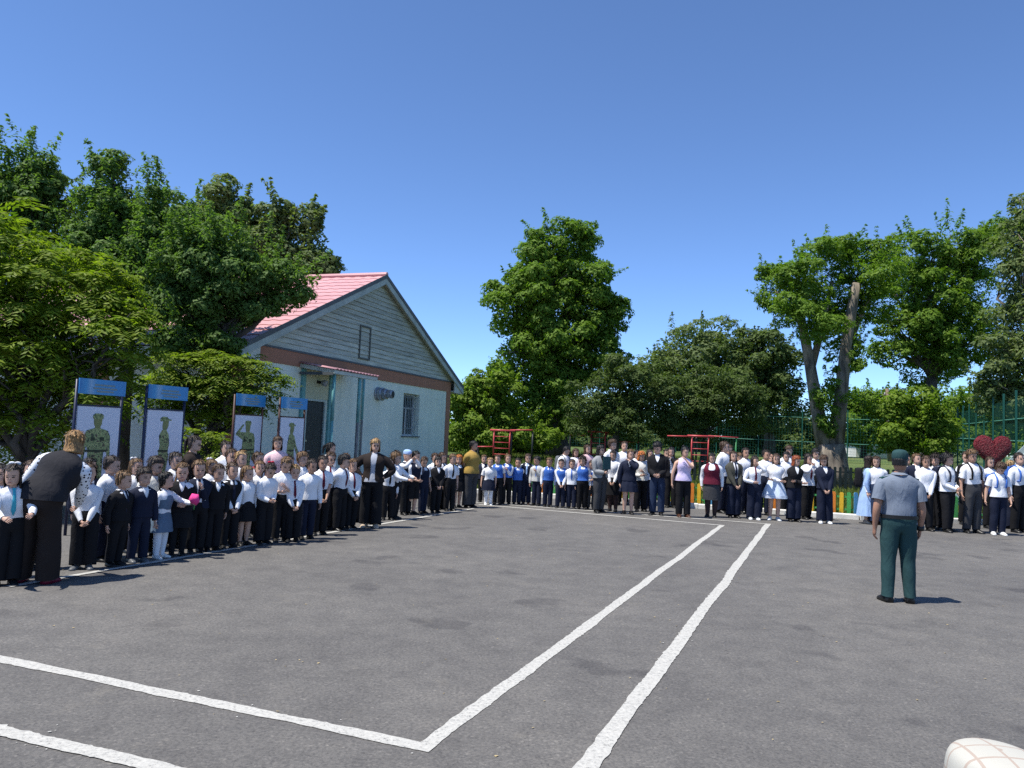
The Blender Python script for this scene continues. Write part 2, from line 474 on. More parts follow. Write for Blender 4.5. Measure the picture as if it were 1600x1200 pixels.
# ------------------------------------------------------------------ the building
def build_house():
    th = R(18.9)
    B = empty('school_building', (-4.062, 22.665, 0), math.pi / 2 - th)
    tag(B, 'pale turquoise single storey building with pink metal roof and wooden gable', 'building')
    def wall_mat(name, c, dirt=.35):
        mt, nt, b = new_mat(name)
        b.inputs['Roughness'].default_value = 0.9
        n1 = nodes_noise(nt, 0.8, 6, .6)
        lo = tuple(x * (1 - dirt * .35) for x in c)
        r = ramp(nt, n1.outputs[0], [(.32, lo), (.62, c)])
        tc = nt.nodes.new('ShaderNodeTexCoord'); mp = nt.nodes.new('ShaderNodeMapping'); mp.inputs['Scale'].default_value = (3.5, 3.5, .28)
        n2 = nt.nodes.new('ShaderNodeTexNoise'); n2.inputs['Scale'].default_value = 1.0; n2.inputs['Detail'].default_value = 6
        nt.links.new(tc.outputs['Object'], mp.inputs[0]); nt.links.new(mp.outputs[0], n2.inputs['Vector'])
        r2 = ramp(nt, n2.outputs[0], [(.35, (.84, .85, .83)), (.55, (1, 1, 1))])
        mx = nt.nodes.new('ShaderNodeMixRGB'); mx.blend_type = 'MULTIPLY'; mx.inputs[0].default_value = .45
        nt.links.new(r.outputs[0], mx.inputs[1]); nt.links.new(r2.outputs[0], mx.inputs[2])
        nt.links.new(mx.outputs[0], b.inputs['Base Color'])
        n3 = nodes_noise(nt, 70, 4); add_bump(nt, b, n3.outputs[0], .35, .01)
        return mt
    teal = wall_mat('turquoise_plaster', (0.70, 0.76, 0.645))
    white = wall_mat('pale_plaster', (0.60, 0.63, 0.58))
    orange = wall_mat('terracotta_paint', (0.36, 0.165, 0.10), .3)
    frame_c = mat('weathered_trim', (0.48, 0.50, 0.44), .85, .2, 3, .4, 30)
    grey = mat('dark_eave_metal', (0.09, 0.10, 0.105), .6)
    turq = mat('turquoise_paint', (0.14, 0.34, 0.34), .5, .2, 5)
    # gable-end wall with door and window openings (outer face at y = 0)
    X0, X1, T = -5.58, 5.58, .32
    wx0, wx1, wz0, wz1 = 1.93, 3.10, 1.57, 2.94
    dx0, dx1, dz1 = -3.46, -2.55, 2.45
    w = MB()
    w.box((X0, 0, -.3), (dx0, T, 3.56)); w.box((dx0, 0, dz1), (dx1, T, 3.56))
    w.box((dx1, 0, -.3), (wx0, T, 3.56)); w.box((wx0, 0, -.3), (wx1, T, wz0)); w.box((wx0, 0, wz1), (wx1, T, 3.56))
    w.box((wx1, 0, -.3), (X1, T, 3.56))
    w.build('gable_wall', teal, B)
    w = MB()
    w.box((X0, T, -.3), (X0 + T, 18, 3.56)); w.box((X1 - T, T, -.3), (X1, 18, 3.56)); w.box((X0 + T, 18 - T, -.3), (X1 - T, 18, 3.56))
    w.build('side_wall', white, B)
    # terracotta frieze and pilasters
    MB().box((X0 - .02, -.03, 3.21), (X1 + .02, -.003, 3.57)).build('frieze', orange, B)
    MB().box((X1 - .30, -.03, -.3), (X1 + .02, -.003, 3.21)).build('pilaster', orange, B)
    for y in (.0, 4.2, 7.9, 12):
        MB().box((X0 - .035, y + .02, -.3), (X0 - .003, y + .62, 3.4)).build('pilaster', orange, B)
    # gable of lapped boards
    ap, base, half = 6.16, 3.60, 5.75
    slope = (ap - base) / half
    gb = MB(); gb.prism([(-half + .05, base - .02), (half - .05, base - .02), (0, ap - .03)], .02, .06)
    wood, nt, b = new_mat('weathered_gable_boards')
    b.inputs['Roughness'].default_value = .9
    tc = nt.nodes.new('ShaderNodeTexCoord'); mp = nt.nodes.new('ShaderNodeMapping'); mp.inputs['Scale'].default_value = (.5, 1, 9)
    n2 = nt.nodes.new('ShaderNodeTexNoise'); n2.inputs['Scale'].default_value = 2.4; n2.inputs['Detail'].default_value = 8
    nt.links.new(tc.outputs['Object'], mp.inputs[0]); nt.links.new(mp.outputs[0], n2.inputs['Vector'])
    r = ramp(nt, n2.outputs[0], [(.30, (.27, .28, .235)), (.5, (.42, .44, .37)), (.72, (.54, .56, .47))])
    oi = nt.nodes.new('ShaderNodeObjectInfo')
    mr = nt.nodes.new('ShaderNodeMapRange'); mr.inputs[3].default_value = .82; mr.inputs[4].default_value = 1.12
    nt.links.new(oi.outputs['Random'], mr.inputs[0])
    mx = nt.nodes.new('ShaderNodeMixRGB'); mx.blend_type = 'MULTIPLY'; mx.inputs[0].default_value = 1
    nt.links.new(r.outputs[0], mx.inputs[1]); nt.links.new(mr.outputs[0], mx.inputs[2])
    nt.links.new(mx.outputs[0], b.inputs['Base Color'])
    add_bump(nt, b, n2.outputs[0], .4, .01)
    gable = gb.build('gable', frame_c, B)
    z = base; ph = .132
    while z < ap - .1:
        hw = half - (z - base) / slope - .02
        hw2 = max(half - (z + ph - base) / slope - .02, .02)
        s = MB(); y0 = rng.uniform(-.004, .004)
        b0 = 0
        top = z + ph - .006
        for (x, zz, y) in ((-hw, z, -.028 + y0), (hw, z, -.028 + y0), (hw2, top, -.006 + y0), (-hw2, top, -.006 + y0),
                           (-hw, z, .016), (hw, z, .016), (hw2, top, .016), (-hw2, top, .016)):
            s.V.append(Vector((x, y, zz + rng.uniform(-.003, .003))))
        s.F = [(0, 1, 2, 3), (7, 6, 5, 4), (0, 4, 5, 1), (1, 5, 6, 2), (2, 6, 7, 3), (3, 7, 4, 0)]; s.M = [0] * 6
        s.build('plank', wood, gable)
        z += ph
    # attic hatch: a frame of thin battens
    h = MB(); a0, a1, c0, c1 = -1.05, -.43, 3.72, 4.69
    for lo, hi in (((a0, -.05, c0), (a0 + .045, -.03, c1)), ((a1 - .045, -.05, c0), (a1, -.03, c1)), ((a0 + .045, -.05, c0), (a1 - .045, -.03, c0 + .045)), ((a0 + .045, -.05, c1 - .045), (a1 - .045, -.03, c1))):
        h.box(lo, hi)
    h.build('attic_hatch_frame', mat('dark_batten', (.10, .11, .10), .9), B)
    MB().box((-half, -.05, base - .05), (half, -.028, base - .002)).build('gable_drip_rail', grey, B)
    # roof: profiled sheets with a step every row and a rib every span
    rz, ez, eh = 6.30, 3.42, 6.35
    barge = mat('weathered_barge_board', (.36, .41, .385), .85, .2, 3)
    pink, nt, b = new_mat('faded_red_roof_sheet')
    b.inputs['Roughness'].default_value = .42; b.inputs['Specular IOR Level'].default_value = .45
    n1 = nodes_noise(nt, .6, 5); r = ramp(nt, n1.outputs[0], [(.3, (.50, .25, .255)), (.7, (.58, .32, .32))])
    nt.links.new(r.outputs[0], b.inputs['Base Color'])
    roof_t = MB()
    for sg in (-1, 1):
        L = math.hypot(eh, rz - ez); rows = 17; ny = 190
        d = Vector((sg * eh, 0, ez - rz)).normalized(); nrm = Vector((sg * (rz - ez), 0, eh)).normalized()
        V, F = [], []
        ys = np.linspace(-.20, 18.3, ny)
        stations = []
        for i in range(rows):
            stations += [(L * i / rows, 0.0), (L * (i + .94) / rows, .010), (L * (i + 1) / rows - .003, .016)]
        for (q, off) in stations:
            for j, y in enumerate(ys):
                rib = .018 * (0.5 + 0.5 * math.cos(y * 2 * math.pi / .36))
                p = Vector((0, y, rz)) + d * q + nrm * (off + rib)
                V.append(p)
        for i in range(len(stations) - 1):
            for j in range(ny - 1):
                F.append((i * ny + j, i * ny + j + 1, (i + 1) * ny + j + 1, (i + 1) * ny + j))
        o = mesh('roof', V, F, pink, B, smooth=False, fix=True)
        # underside boarding and fascia
        u = MB()
        q0, q1 = Vector((0, 0, rz - .03)), Vector((sg * (eh - .03), 0, ez - .03))
        for y0, y1 in ((-.18, 18.2),):
            b0 = 0
            for y in (y0, y1):
                for p, dz in ((q0, 0), (q1, 0), (q1, -.08), (q0, -.08)):
                    u.V.append(Vector((p.x, y, p.z + dz)))
            u.F = [(0, 1, 2, 3), (7, 6, 5, 4), (0, 4, 5, 1), (1, 5, 6, 2), (2, 6, 7, 3), (3, 7, 4, 0)]; u.M = [0] * 6
        u.build('roof_boarding', frame_c, B)
        # barge board along the gable edge, metal edge strip above it
        for nm, mt_, y0, y1, t0, t1 in (('barge_board', barge, -.22, -.182, -.02, -.24), ('edge_strip', grey, -.235, -.222, .05, -.07)):
            s = MB()
            for y in (y0, y1):
                for p, dz in ((Vector((sg * .002, 0, rz)), t0), (Vector((sg * eh, 0, ez)), t0), (Vector((sg * eh, 0, ez)), t1), (Vector((sg * .002, 0, rz)), t1)):
                    s.V.append(Vector((p.x, y, p.z + dz)))
            s.F = [(0, 1, 2, 3), (7, 6, 5, 4), (0, 4, 5, 1), (1, 5, 6, 2), (2, 6, 7, 3), (3, 7, 4, 0)]; s.M = [0] * 6
            s.build(nm, mt_, B)
        # boxed eave
        ex = sg * (eh - .03)
        MB().box((min(ex, sg * 5.62), -.17, ez - .20), (max(ex, sg * 5.62), 18.1, ez - .165)).build('soffit', frame_c, B)
        MB().box((min(ex, ex + sg * .025), -.18, ez - .24), (max(ex, ex + sg * .025), 18.1, ez - .01)).build('fascia', frame_c, B)
        s = MB(); s.prism([(sg * 5.62, ez - .24), (ex, ez - .24), (ex, ez - .10), (sg * 5.62, ez + .2)], -.178, -.14); s.build('eave_end_panel', frame_c, B)
    rp = MB(); rp.tube([(0, -.23, rz + .045), (0, 18.3, rz + .045)], .075, 8); rp.build('ridge_cap', pink, B)
    # window: frame, panes, bars, sill
    W = MB()
    gl, nt, b = new_mat('window_glass'); b.inputs['Base Color'].default_value = (.03, .045, .05, 1); b.inputs['Roughness'].default_value = .08
    fw = mat('white_window_frame', (.55, .57, .57), .5)
    y0 = .2; t = .06
    win = W.box((wx0, y0, wz0), (wx0 + t, y0 + .06, wz1)).box((wx1 - t, y0, wz0), (wx1, y0 + .06, wz1)).box((wx0 + t, y0, wz0), (wx1 - t, y0 + .06, wz0 + t)).box((wx0 + t, y0, wz1 - t), (wx1 - t, y0 + .06, wz1)) \
        .box((wx0 + t, y0 - .003, 2.45), (wx1 - t, y0 + .063, 2.50)).box((2.49, y0 - .002, wz0 + t), (2.54, y0 + .062, 2.45)).build('window', fw, B)
    for lo, hi in (((wx0 + t, wz0 + t), (2.49, 2.45)), ((2.54, wz0 + t), (wx1 - t, 2.45)), ((wx0 + t, 2.50), (wx1 - t, wz1 - t))):
        MB().box((lo[0], y0 + .02, lo[1]), (hi[0], y0 + .035, hi[1])).build('pane', gl, win)
    bar = mat('window_bar_iron', (.30, .33, .33), .5)
    for i in range(9):
        x = wx0 + .09 + i * (wx1 - wx0 - .18) / 8
        MB().tube([(x, .1, wz0 + .02), (x, .1, wz1 - .02)], .009, 6).build('bar', bar, win)
    for z in (wz0 + .25, 2.48, wz1 - .12):
        MB().tube([(wx0 + .01, .113, z), (wx1 - .01, .113, z)], .010, 6).build('bar', bar, win)
    MB().box((wx0 - .05, -.06, wz0 - .035), (wx1 + .05, .2, wz0 - .003)).build('sill', grey, win)
    # door
    dm, nt, b = new_mat('black_steel_door'); b.inputs['Base Color'].default_value = (.012, .015, .018, 1); b.inputs['Roughness'].default_value = .45
    door = MB().box((dx0 + .05, .03, .15), (dx1 - .05, .09, dz1 - .05)).build('door', dm, B)
    MB().box((dx0, .0 - .012, .12), (dx0 + .05, .1, dz1)).box((dx1 - .05, -.012, .12), (dx1, .1, dz1)).box((dx0 + .05, -.012, dz1 - .05), (dx1 - .05, .1, dz1)).build('door_frame', mat('pale_door_trim', (.42, .50, .46), .7), B)
    hm = mat('steel', (.5, .5, .5), .3, metal=1)
    hd = MB(); hd.tube([(dx0 + .13, .03, 1.12), (dx0 + .13, -.03, 1.12), (dx0 + .27, -.03, 1.12)], .011, 6); hd.build('handle', hm, door)
    for z in (1.0, 1.38):
        MB().tube([(dx0 + .13, .03, z), (dx0 + .13, .015, z)], .028, 10).build('lock', hm, door)
    MB().box((dx0 - .3, -1.0, -.05), (dx1 + .5, -.02, .13)).build('door_step', mat('concrete', (.33, .32, .30), .9, .2), B)
    # canopy over the door
    can = MB()
    c0, c1 = -3.84, -1.72
    for x in (c0, c1):
        for y, z in ((-.035, 3.30), (-1.0, 3.15), (-1.0, 3.05), (-.035, 3.20)):
            can.V.append(Vector((x, y, z)))
    can.F = [(0, 1, 2, 3), (7, 6, 5, 4), (0, 4, 5, 1), (1, 5, 6, 2), (2, 6, 7, 3), (3, 7, 4, 0)]; can.M = [0] * 6
    canopy = can.build('canopy', frame_c, B)
    V, F = [], []; n = 60
    for y, z in ((-.04, 3.325), (-1.08, 3.165)):
        for i in range(n): 
            x = c0 - .04 + (c1 - c0 + .08) * i / (n - 1)
            V.append((x, y, z + .018 * math.sin(x * 2 * math.pi / .16)))
    for i in range(n - 1): F.append((i, i + 1, n + i + 1, n + i))
    cs = mesh('canopy_sheet', V, F, pink, canopy, True)
    md = cs.modifiers.new('t', 'SOLIDIFY'); md.thickness = .012
    MB().box((c0 - .02, -1.03, 3.06), (c1 + .02, -1.003, 3.14)).build('canopy_fascia', mat('pale_fascia', (.45, .52, .49), .8), canopy)
    MB().box((c0 - .025, -1.0, 3.02), (c0 - .003, -.04, 3.09)).build('canopy_side_trim', grey, canopy)
    rust = mat('rusty_pipe', (.20, .19, .18), .8, .35, 6)
    for x, y in ((-3.72, -.95), (-2.50, -.95)):
        MB().tube([(x, y, .0), (x, y, 1.9)], .04, 10).build('canopy_post', rust if x > -3 else turq, B, True)
        MB().tube([(x, y, 1.9), (x, y, 3.06)], .042, 10).build('canopy_post', turq, B, True)
    for x, ww in ((-3.66, .075), (-2.40, .075)):
        MB().box((x - ww, -.06, -.1), (x + ww, -.003, 3.18)).build('wall_strip', turq, B)
    MB().box((-3.585, -.02, 2.46), (-2.475, -.004, 3.18)).build('door_overpanel', wall_mat('cream_plaster', (.50, .52, .37)), B)
    # wall lamp
    lamp = MB().box((-3.05, -.10, 2.86), (-2.90, -.02, 2.93)).build('wall_lamp', mat('black_plastic', (.02, .02, .02), .4), B)
    lm = MB(); lm.tube([(-2.97, -.1, 2.9), (-2.95, -.17, 2.88), (-2.95, -.24, 2.86)], [.05, .08, .085], 12); lm.build('lamp_head', mat('grey_plastic', (.33, .35, .36), .4), lamp, True)
    # ventilation outlet of stacked galvanised rings
    gv = mat('galvanised_sheet', (.34, .37, .40), .38, .2, 6, metal=.6)
    vent = MB().tube([(.20, -.003, 2.80), (.20, -.05, 2.80)], .20, 20).build('ventilation_outlet', gv, B, True)
    for y0, y1, r0, r1 in ((-.05, -.20, .185, .20), (-.20, -.34, .165, .15), (-.34, -.52, .125, .125)):
        s = MB(); s.tube([(.20, y0, 2.80), (.20, y0 - .02, 2.80), (.20, y1 + .01, 2.79), (.20, y1, 2.79)], [r0 * .95, r0, r1, r1 * .94], 20); s.build('vent_ring', gv, vent, True)
    s = MB(); s.tube([(.20, -.522, 2.79), (.20, -.524, 2.79)], .10, 16); s.build('vent_mouth', mat('black_plastic', (0, 0, 0)), vent)
    # gutter pipe
    MB().tube([(-.72, -.06, 3.25), (-.72, -.06, 2.0)], .035, 8).build('downpipe', turq, B, True)
    MB().tube([(-.72, -.06, 1.995), (-.72, -.06, .1)], .033, 8).build('downpipe', rust, B, True)

build_house()

# ------------------------------------------------------------------ information stands
def build_stands():
    th = R(22.3)
    blue, nt, b = new_mat('blue_header_print')
    b.inputs['Roughness'].default_value = .35
    tc = nt.nodes.new('ShaderNodeTexCoord'); sep = nt.nodes.new('ShaderNodeSeparateXYZ'); nt.links.new(tc.outputs['Object'], sep.inputs[0])
    r = ramp(nt, sep.outputs['X'], [(.0, (.02, .17, .42)), (.12, (.04, .26, .52)), (.2, (.22, .38, .55)), (.3, (.04, .26, .54)), (.8, (.03, .22, .50))])
    nt.links.new(r.outputs[0], b.inputs['Base Color'])
    ink, nt, b = new_mat('blurred_yellow_print')
    b.inputs['Roughness'].default_value = .5
    nz = nodes_noise(nt, 90, 2); r = ramp(nt, nz.outputs[0], [(.42, (.06, .2, .36)), (.56, (.30, .29, .16))])
    nt.links.new(r.outputs[0], b.inputs['Base Color'])
    post = mat('navy_post_paint', (.012, .018, .05), .4)
    post2 = mat('brown_post_paint', (.05, .022, .02), .5)
    panel = mat('white_panel_print', (.62, .64, .72), .35, .03)
    skin = mat('printed_face', (.20, .21, .08), .5)
    P = [G(0, 0, 0)] * 0
    spots = [(-6.43, 11.38), (-5.90, 12.46), (-5.28, 14.72), (-4.63, 15.45)]
    figs = [
        # front, hands behind the back
        dict(body=[(-.10, -.02), (-.10, .52), (-.125, .60), (-.17, .52), (-.175, .35), (-.15, .33), (-.16, .75), (-.13, .84), (-.05, .875), (.05, .875), (.13, .84), (.16, .75), (.175, .35), (.15, .33), (.125, .52), (.09, .5), (.085, -.02), (.01, -.02), (0, .42), (-.02, -.02)], cap=[(-.062, 1.03), (-.064, 1.085), (-.04, 1.115), (.04, 1.115), (.064, 1.085), (.062, 1.03)], face=[(-.05, 1.03), (-.048, .95), (-.03, .9), (-.04, .875), (.04, .875), (.03, .9), (.048, .95), (.05, 1.03)]),
        # profile to the right
        dict(body=[(-.10, -.02), (-.07, .4), (-.05, .62), (-.07, .78), (-.03, .88), (.03, .885), (.07, .80), (.085, .65), (.07, .5), (.085, .42), (.06, .2), (.05, -.02)], cap=[(-.06, 1.03), (-.065, 1.08), (-.03, 1.115), (.03, 1.11), (.06, 1.075), (.10, 1.065), (.10, 1.05), (.04, 1.045)], face=[(-.02, 1.045), (-.03, .95), (-.02, .885), (.03, .885), (.045, .91), (.055, .96), (.06, 1.045)]),
        # saluting
        dict(body=[(-.11, -.02), (-.10, .5), (-.09, .72), (-.19, .80), (-.23, .82), (-.215, .87), (-.10, 1.04), (-.075, 1.025), (-.155, .885), (-.09, .875), (.05, .88), (.12, .85), (.145, .75), (.15, .5), (.135, .3), (.10, .3), (.09, .5), (.07, -.02), (.0, -.02), (-.01, .4), (-.02, -.02)], cap=[(-.055, 1.03), (-.06, 1.085), (-.035, 1.115), (.035, 1.115), (.06, 1.085), (.055, 1.03)], face=[(-.045, 1.03), (-.045, .95), (-.03, .88), (.035, .88), (.045, .95), (.047, 1.03)]),
        # marching, arm swung out
        dict(body=[(-.17, -.02), (-.12, .2), (-.09, .45), (-.075, .7), (-.05, .86), (.02, .88), (.065, .83), (.12, .62), (.215, .42), (.20, .36), (.165, .36), (.07, .6), (.075, .45), (.10, .2), (.12, -.02), (.05, -.02), (.0, .38), (-.10, -.02)], cap=[(-.06, 1.03), (-.065, 1.08), (-.03, 1.115), (.03, 1.11), (.06, 1.075), (.085, 1.065), (.085, 1.05), (.04, 1.045)], face=[(-.03, 1.045), (-.035, .95), (-.03, .875), (.025, .875), (.04, .91), (.05, .96), (.052, 1.045)]),
    ]
    labels = ['white panel of a front facing soldier behind the bending woman, blue header', 'white panel showing a soldier in profile, second blue header from left',
              'white panel showing a saluting soldier beside the shrub', 'white panel showing a marching soldier beside the black door']
    for k, ((x, y), fg, lb) in enumerate(zip(spots, figs, labels)):
        S = empty('information_stand', (x, y, 0), math.pi / 2 - th)
        tag(S, lb, 'stand', 'information stands with soldier posters')
        W = .80
        pm = post if k < 2 else post2
        for xx in (0.0, W):
            MB().tube([(xx, .02, -.02), (xx, .02, 2.30)], .022, 8).build('post', pm, S, True)
        MB().box((.03, -.005, .42), (W - .03, .02, 1.905)).build('panel', panel, S)
        for z0 in (1.905, .395): MB().box((.03, -.012, z0), (W - .03, .03, z0 + .025)).build('panel_rail', pm, S)
        hd = MB().box((.005, -.03, 2.09), (W + .02, -.004, 2.32)).build('header', blue, S)
        for zz, a, c in ((2.235, .26, .62), (2.185, .24, .66), (2.14, .30, .6)):
            MB().box((a, -.033, zz - .013), (c, -.031, zz + .013)).build('header_print', ink, hd)
        cx, cz, sc = (W * .48, .685, .95); sx = sc * 1.5
        f = MB()
        f.prism([(cx + a * sx, cz + .06 + c * sc) for a, c in fg['body']], -.010, -.0065)
        fig = f.build('printed_figure', camo_mat(), S)
        dk = mat('printed_dark_green', (.03, .04, .018), .5)  # dark green ink of the printed belt and pockets
        bw = .13 if k in (0, 2) else .072
        f = MB(); f.prism([(cx + a * sx, cz + .06 + c * sc) for a, c in ((-bw, .50), (bw, .50), (bw, .535), (-bw, .535))], -.0118, -.008); f.build('printed_belt', dk, fig)
        if k in (0, 2):
            for pa in (-.075, .035):
                f = MB(); f.prism([(cx + (pa + a) * sx, cz + .06 + c * sc) for a, c in ((0, .68), (.05, .68), (.05, .735), (0, .735))], -.0116, -.008); f.build('printed_pocket', dk, fig)
        f = MB(); f.prism([(cx + a * sx, cz + .06 + c * sc) for a, c in fg['face']], -.0105, -.007); f.build('printed_face', skin, fig)
        f = MB(); f.prism([(cx + a * sx, cz + .06 + c * sc) for a, c in fg['cap']], -.0115, -.0075); f.build('printed_cap', camo_mat(), fig)

build_stands()

# ------------------------------------------------------------------ fences
def along(path, step):
    out = []; rem = 0.0
    for a, b in zip(path, path[1:]):
        d = b - a; L = d.length; s = rem
        while s < L:
            out.append((a + d * (s / L), math.atan2(d.y, d.x))); s += step
        rem = s - L
    return out

def picket_mesh(name, w, h, t, mt):
    s = MB(); s.prism([(-w / 2, .05), (w / 2, .05), (w / 2, h - w * .3), (w * .25, h), (-w * .25, h), (-w / 2, h - w * .3)], -t / 2, t / 2)
    o = s.build(name, mt)
    me = o.data; bpy.data.objects.remove(o)
    return me

def build_picket_fences():
    cols = [('orange', (.62, .20, .03)), ('yellow', (.68, .42, .03)), ('green', (.07, .33, .09)), ('blue', (.09, .30, .55))]
    mes = [picket_mesh('picket', .095, .64, .022, mat('picket_' + n, c, .5, .15, 8)) for n, c in cols]
    path = FENCE_PATH[1:-1]
    O = empty('picket_fence', path[0])
    tag(O, 'low playground picket fence with orange yellow green and blue pickets', 'fence')
    for k, (p, rz) in enumerate(along(path, .178)):
        o = link('picket', mes[k % 4], O)
        o.location = p - path[0] + Vector((0, 0, rng.uniform(-.008, .008))); o.rotation_euler = (0, rng.uniform(-.012, .012), rz)
    gr = mat('fence_green_paint', (.06, .30, .09), .5, .15)
    for a, b in zip(path, path[1:]):
        d = (b - a); L = d.length; rz = math.atan2(d.y, d.x)
        for z in (.20, .52):
            o = MB().box((0, .014, z - .022), (L, .042, z + .022)).build('rail', gr, O)
            o.location = a - path[0]; o.rotation_euler = (0, 0, rz)
    # dark fence farther back on the lawn
    me = picket_mesh('picket', .10, .92, .025, mat('picket_black_green', (.012, .02, .018), .6, .2))
    path = [AT(1000, 740, 32), AT(1300, 752, 30.5), AT(1480, 762, 30)]
    for q in path: q.z = ground_z(q.x, q.y)
    D = empty('picket_fence', path[0]); tag(D, 'dark green almost black picket fence standing on the lawn', 'fence')
    for p, rz in along(path, .20):
        o = link('picket', me, D); o.location = p - path[0]; o.rotation_euler = (0, 0, rz)
    for a, b in zip(path, path[1:]):
        d = (b - a); L = d.length; rz = math.atan2(d.y, d.x)
        for z in (.28, .72):
            o = MB().box((0, .014, z - .025), (L, .042, z + .025)).build('rail', mat('picket_black_green', (0, 0, 0)), D)
            o.location = a - path[0]; o.rotation_euler = (0, 0, rz)

def mesh_fence(label, a, b, h, bay, wire_r, rails, dz=0.0, post_r=.04, vstep=.2):
    F = empty('sports_court_fence', a); tag(F, label, 'fence')
    pm = mat('green_fence_steel', (.010, .075, .055), .45, .15)
    rm = mat('light_green_fence_rail', (.10, .30, .22), .45, .15)
    d = b - a; L = d.length; rz = math.atan2(d.y, d.x); F.rotation_euler = (0, 0, rz)
    slope = (b.z - a.z) / math.hypot(d.x, d.y); Lh = math.hypot(d.x, d.y)
    n = max(1, round(Lh / bay))
    for i in range(n + 1):
        x = Lh * i / n; z0 = slope * x
        MB().box((x - post_r, -post_r, z0 - .1), (x + post_r, post_r, z0 + h)).build('post', pm, F)
    for z in rails:
        MB().tube([(0, .03, z), (Lh, .03, z + slope * Lh)], .016, 6).build('rail', rm, F)
    s = MB()
    x = 0.0
    while x < Lh:
        z0 = slope * x
        s.tube([(x, .052, z0 + .05), (x, .052, z0 + h - .25)], wire_r, 3, cap=False); x += vstep
    z = .15
    while z < h - .3:
        s.tube([(0, .062, z), (Lh, .062, z + slope * Lh)], wire_r, 3, cap=False); z += .2
    w = s.build('wire_mesh', pm, F, fix=False); w['kind'] = 'stuff'

build_picket_fences()
def gp(px, depth):
    p = AT(px, 700, depth); p.z = ground_z(p.x, p.y); return p
mesh_fence('long green welded mesh sports court fence behind the back row', gp(880, 62), gp(1475, 52), 3.7, 2.9, .007, (1.3, 3.05))
_a = gp(1470, 45); _b = AT(1640, 700, 18.5); _b.z = 0
mesh_fence('green sports court fence with tall posts at the right edge', _a, _b, 3.6, 2.2, .0035, (.55, 1.55, 2.1, 2.75), vstep=.16, post_r=.028)

# ------------------------------------------------------------------ playground bars
def build_bars():
    red = mat('red_bar_paint', (.46, .06, .065), .4, .12, 4)
    blk = mat('black_bar_paint', (.012, .016, .016), .5)
    grn = mat('green_bar_paint', (.03, .17, .06), .5)
    specs = [
        (38, 772, 797, 673, 708, [(742, 698, 774, 698), (797, 672, 832, 672)], (747, 772, 799, 832), 'red climbing ladder and bars by the yellow blouse'),
        (40, 924, 946, 675, 704, [(890, 679, 914, 680), (946, 678, 968, 681), (963, 690, 998, 691)], (891, 925, 947, 998), 'red climbing ladder with side bars above the grey blazer'),
        (36, 1081, 1107, 682, 740, [(1043, 681, 1082, 682), (1107, 681, 1154, 684)], (1084, 1089, 1107, 1151), 'red climbing ladder and bars above the maroon vest'),
    ]
    for d, xl, xr, yt, yb, bars, posts, lb in specs:
        pl = AT((xl + xr) / 2, 720, d); z0 = ground_z(pl.x, pl.y)
        E = empty('climbing_bars', (pl.x, pl.y, z0)); tag(E, lb, 'climbing bars', 'playground bars behind the crowd')
        L = lambda px, py: AT(px, py, d) - Vector((pl.x, pl.y, z0))
        a, b = L(xl, yt), L(xr, yt)
        zt = (a.z + b.z) / 2 - .02
        for p in (a, b):
            MB().tube([(p.x, 0, .35), (p.x, 0, zt)], .032, 8).build('ladder_rail', red, E, True)
        k = int((zt - .35) / .29)
        for i in range(k):
            z = zt - .27 - i * .29
            MB().tube([(a.x, 0, z), (b.x, 0, z)], .02, 6).build('rung', red, E, True)
        MB().tube([(a.x - .2, 0, zt + .03), (b.x + .25, 0, zt + .03)], .05, 8).build('top_bar', red, E, True)
        for x0, y0, x1, y1 in bars:
            p, q = L(x0, y0), L(x1, y1); MB().tube([(p.x, .06, p.z), (q.x, .06, q.z)], .032, 8).build('bar', red, E, True)
        for i, px in enumerate(posts):
            p = L(px, 690)
            hz = zt + .02 if not (i == 0 and d == 38) else L(745, 698).z
            MB().tube([(p.x, .1, -.05), (p.x, .1, hz)], .045, 8).build('post', blk if d != 36 or i != 3 else grn, E, True)

build_bars()

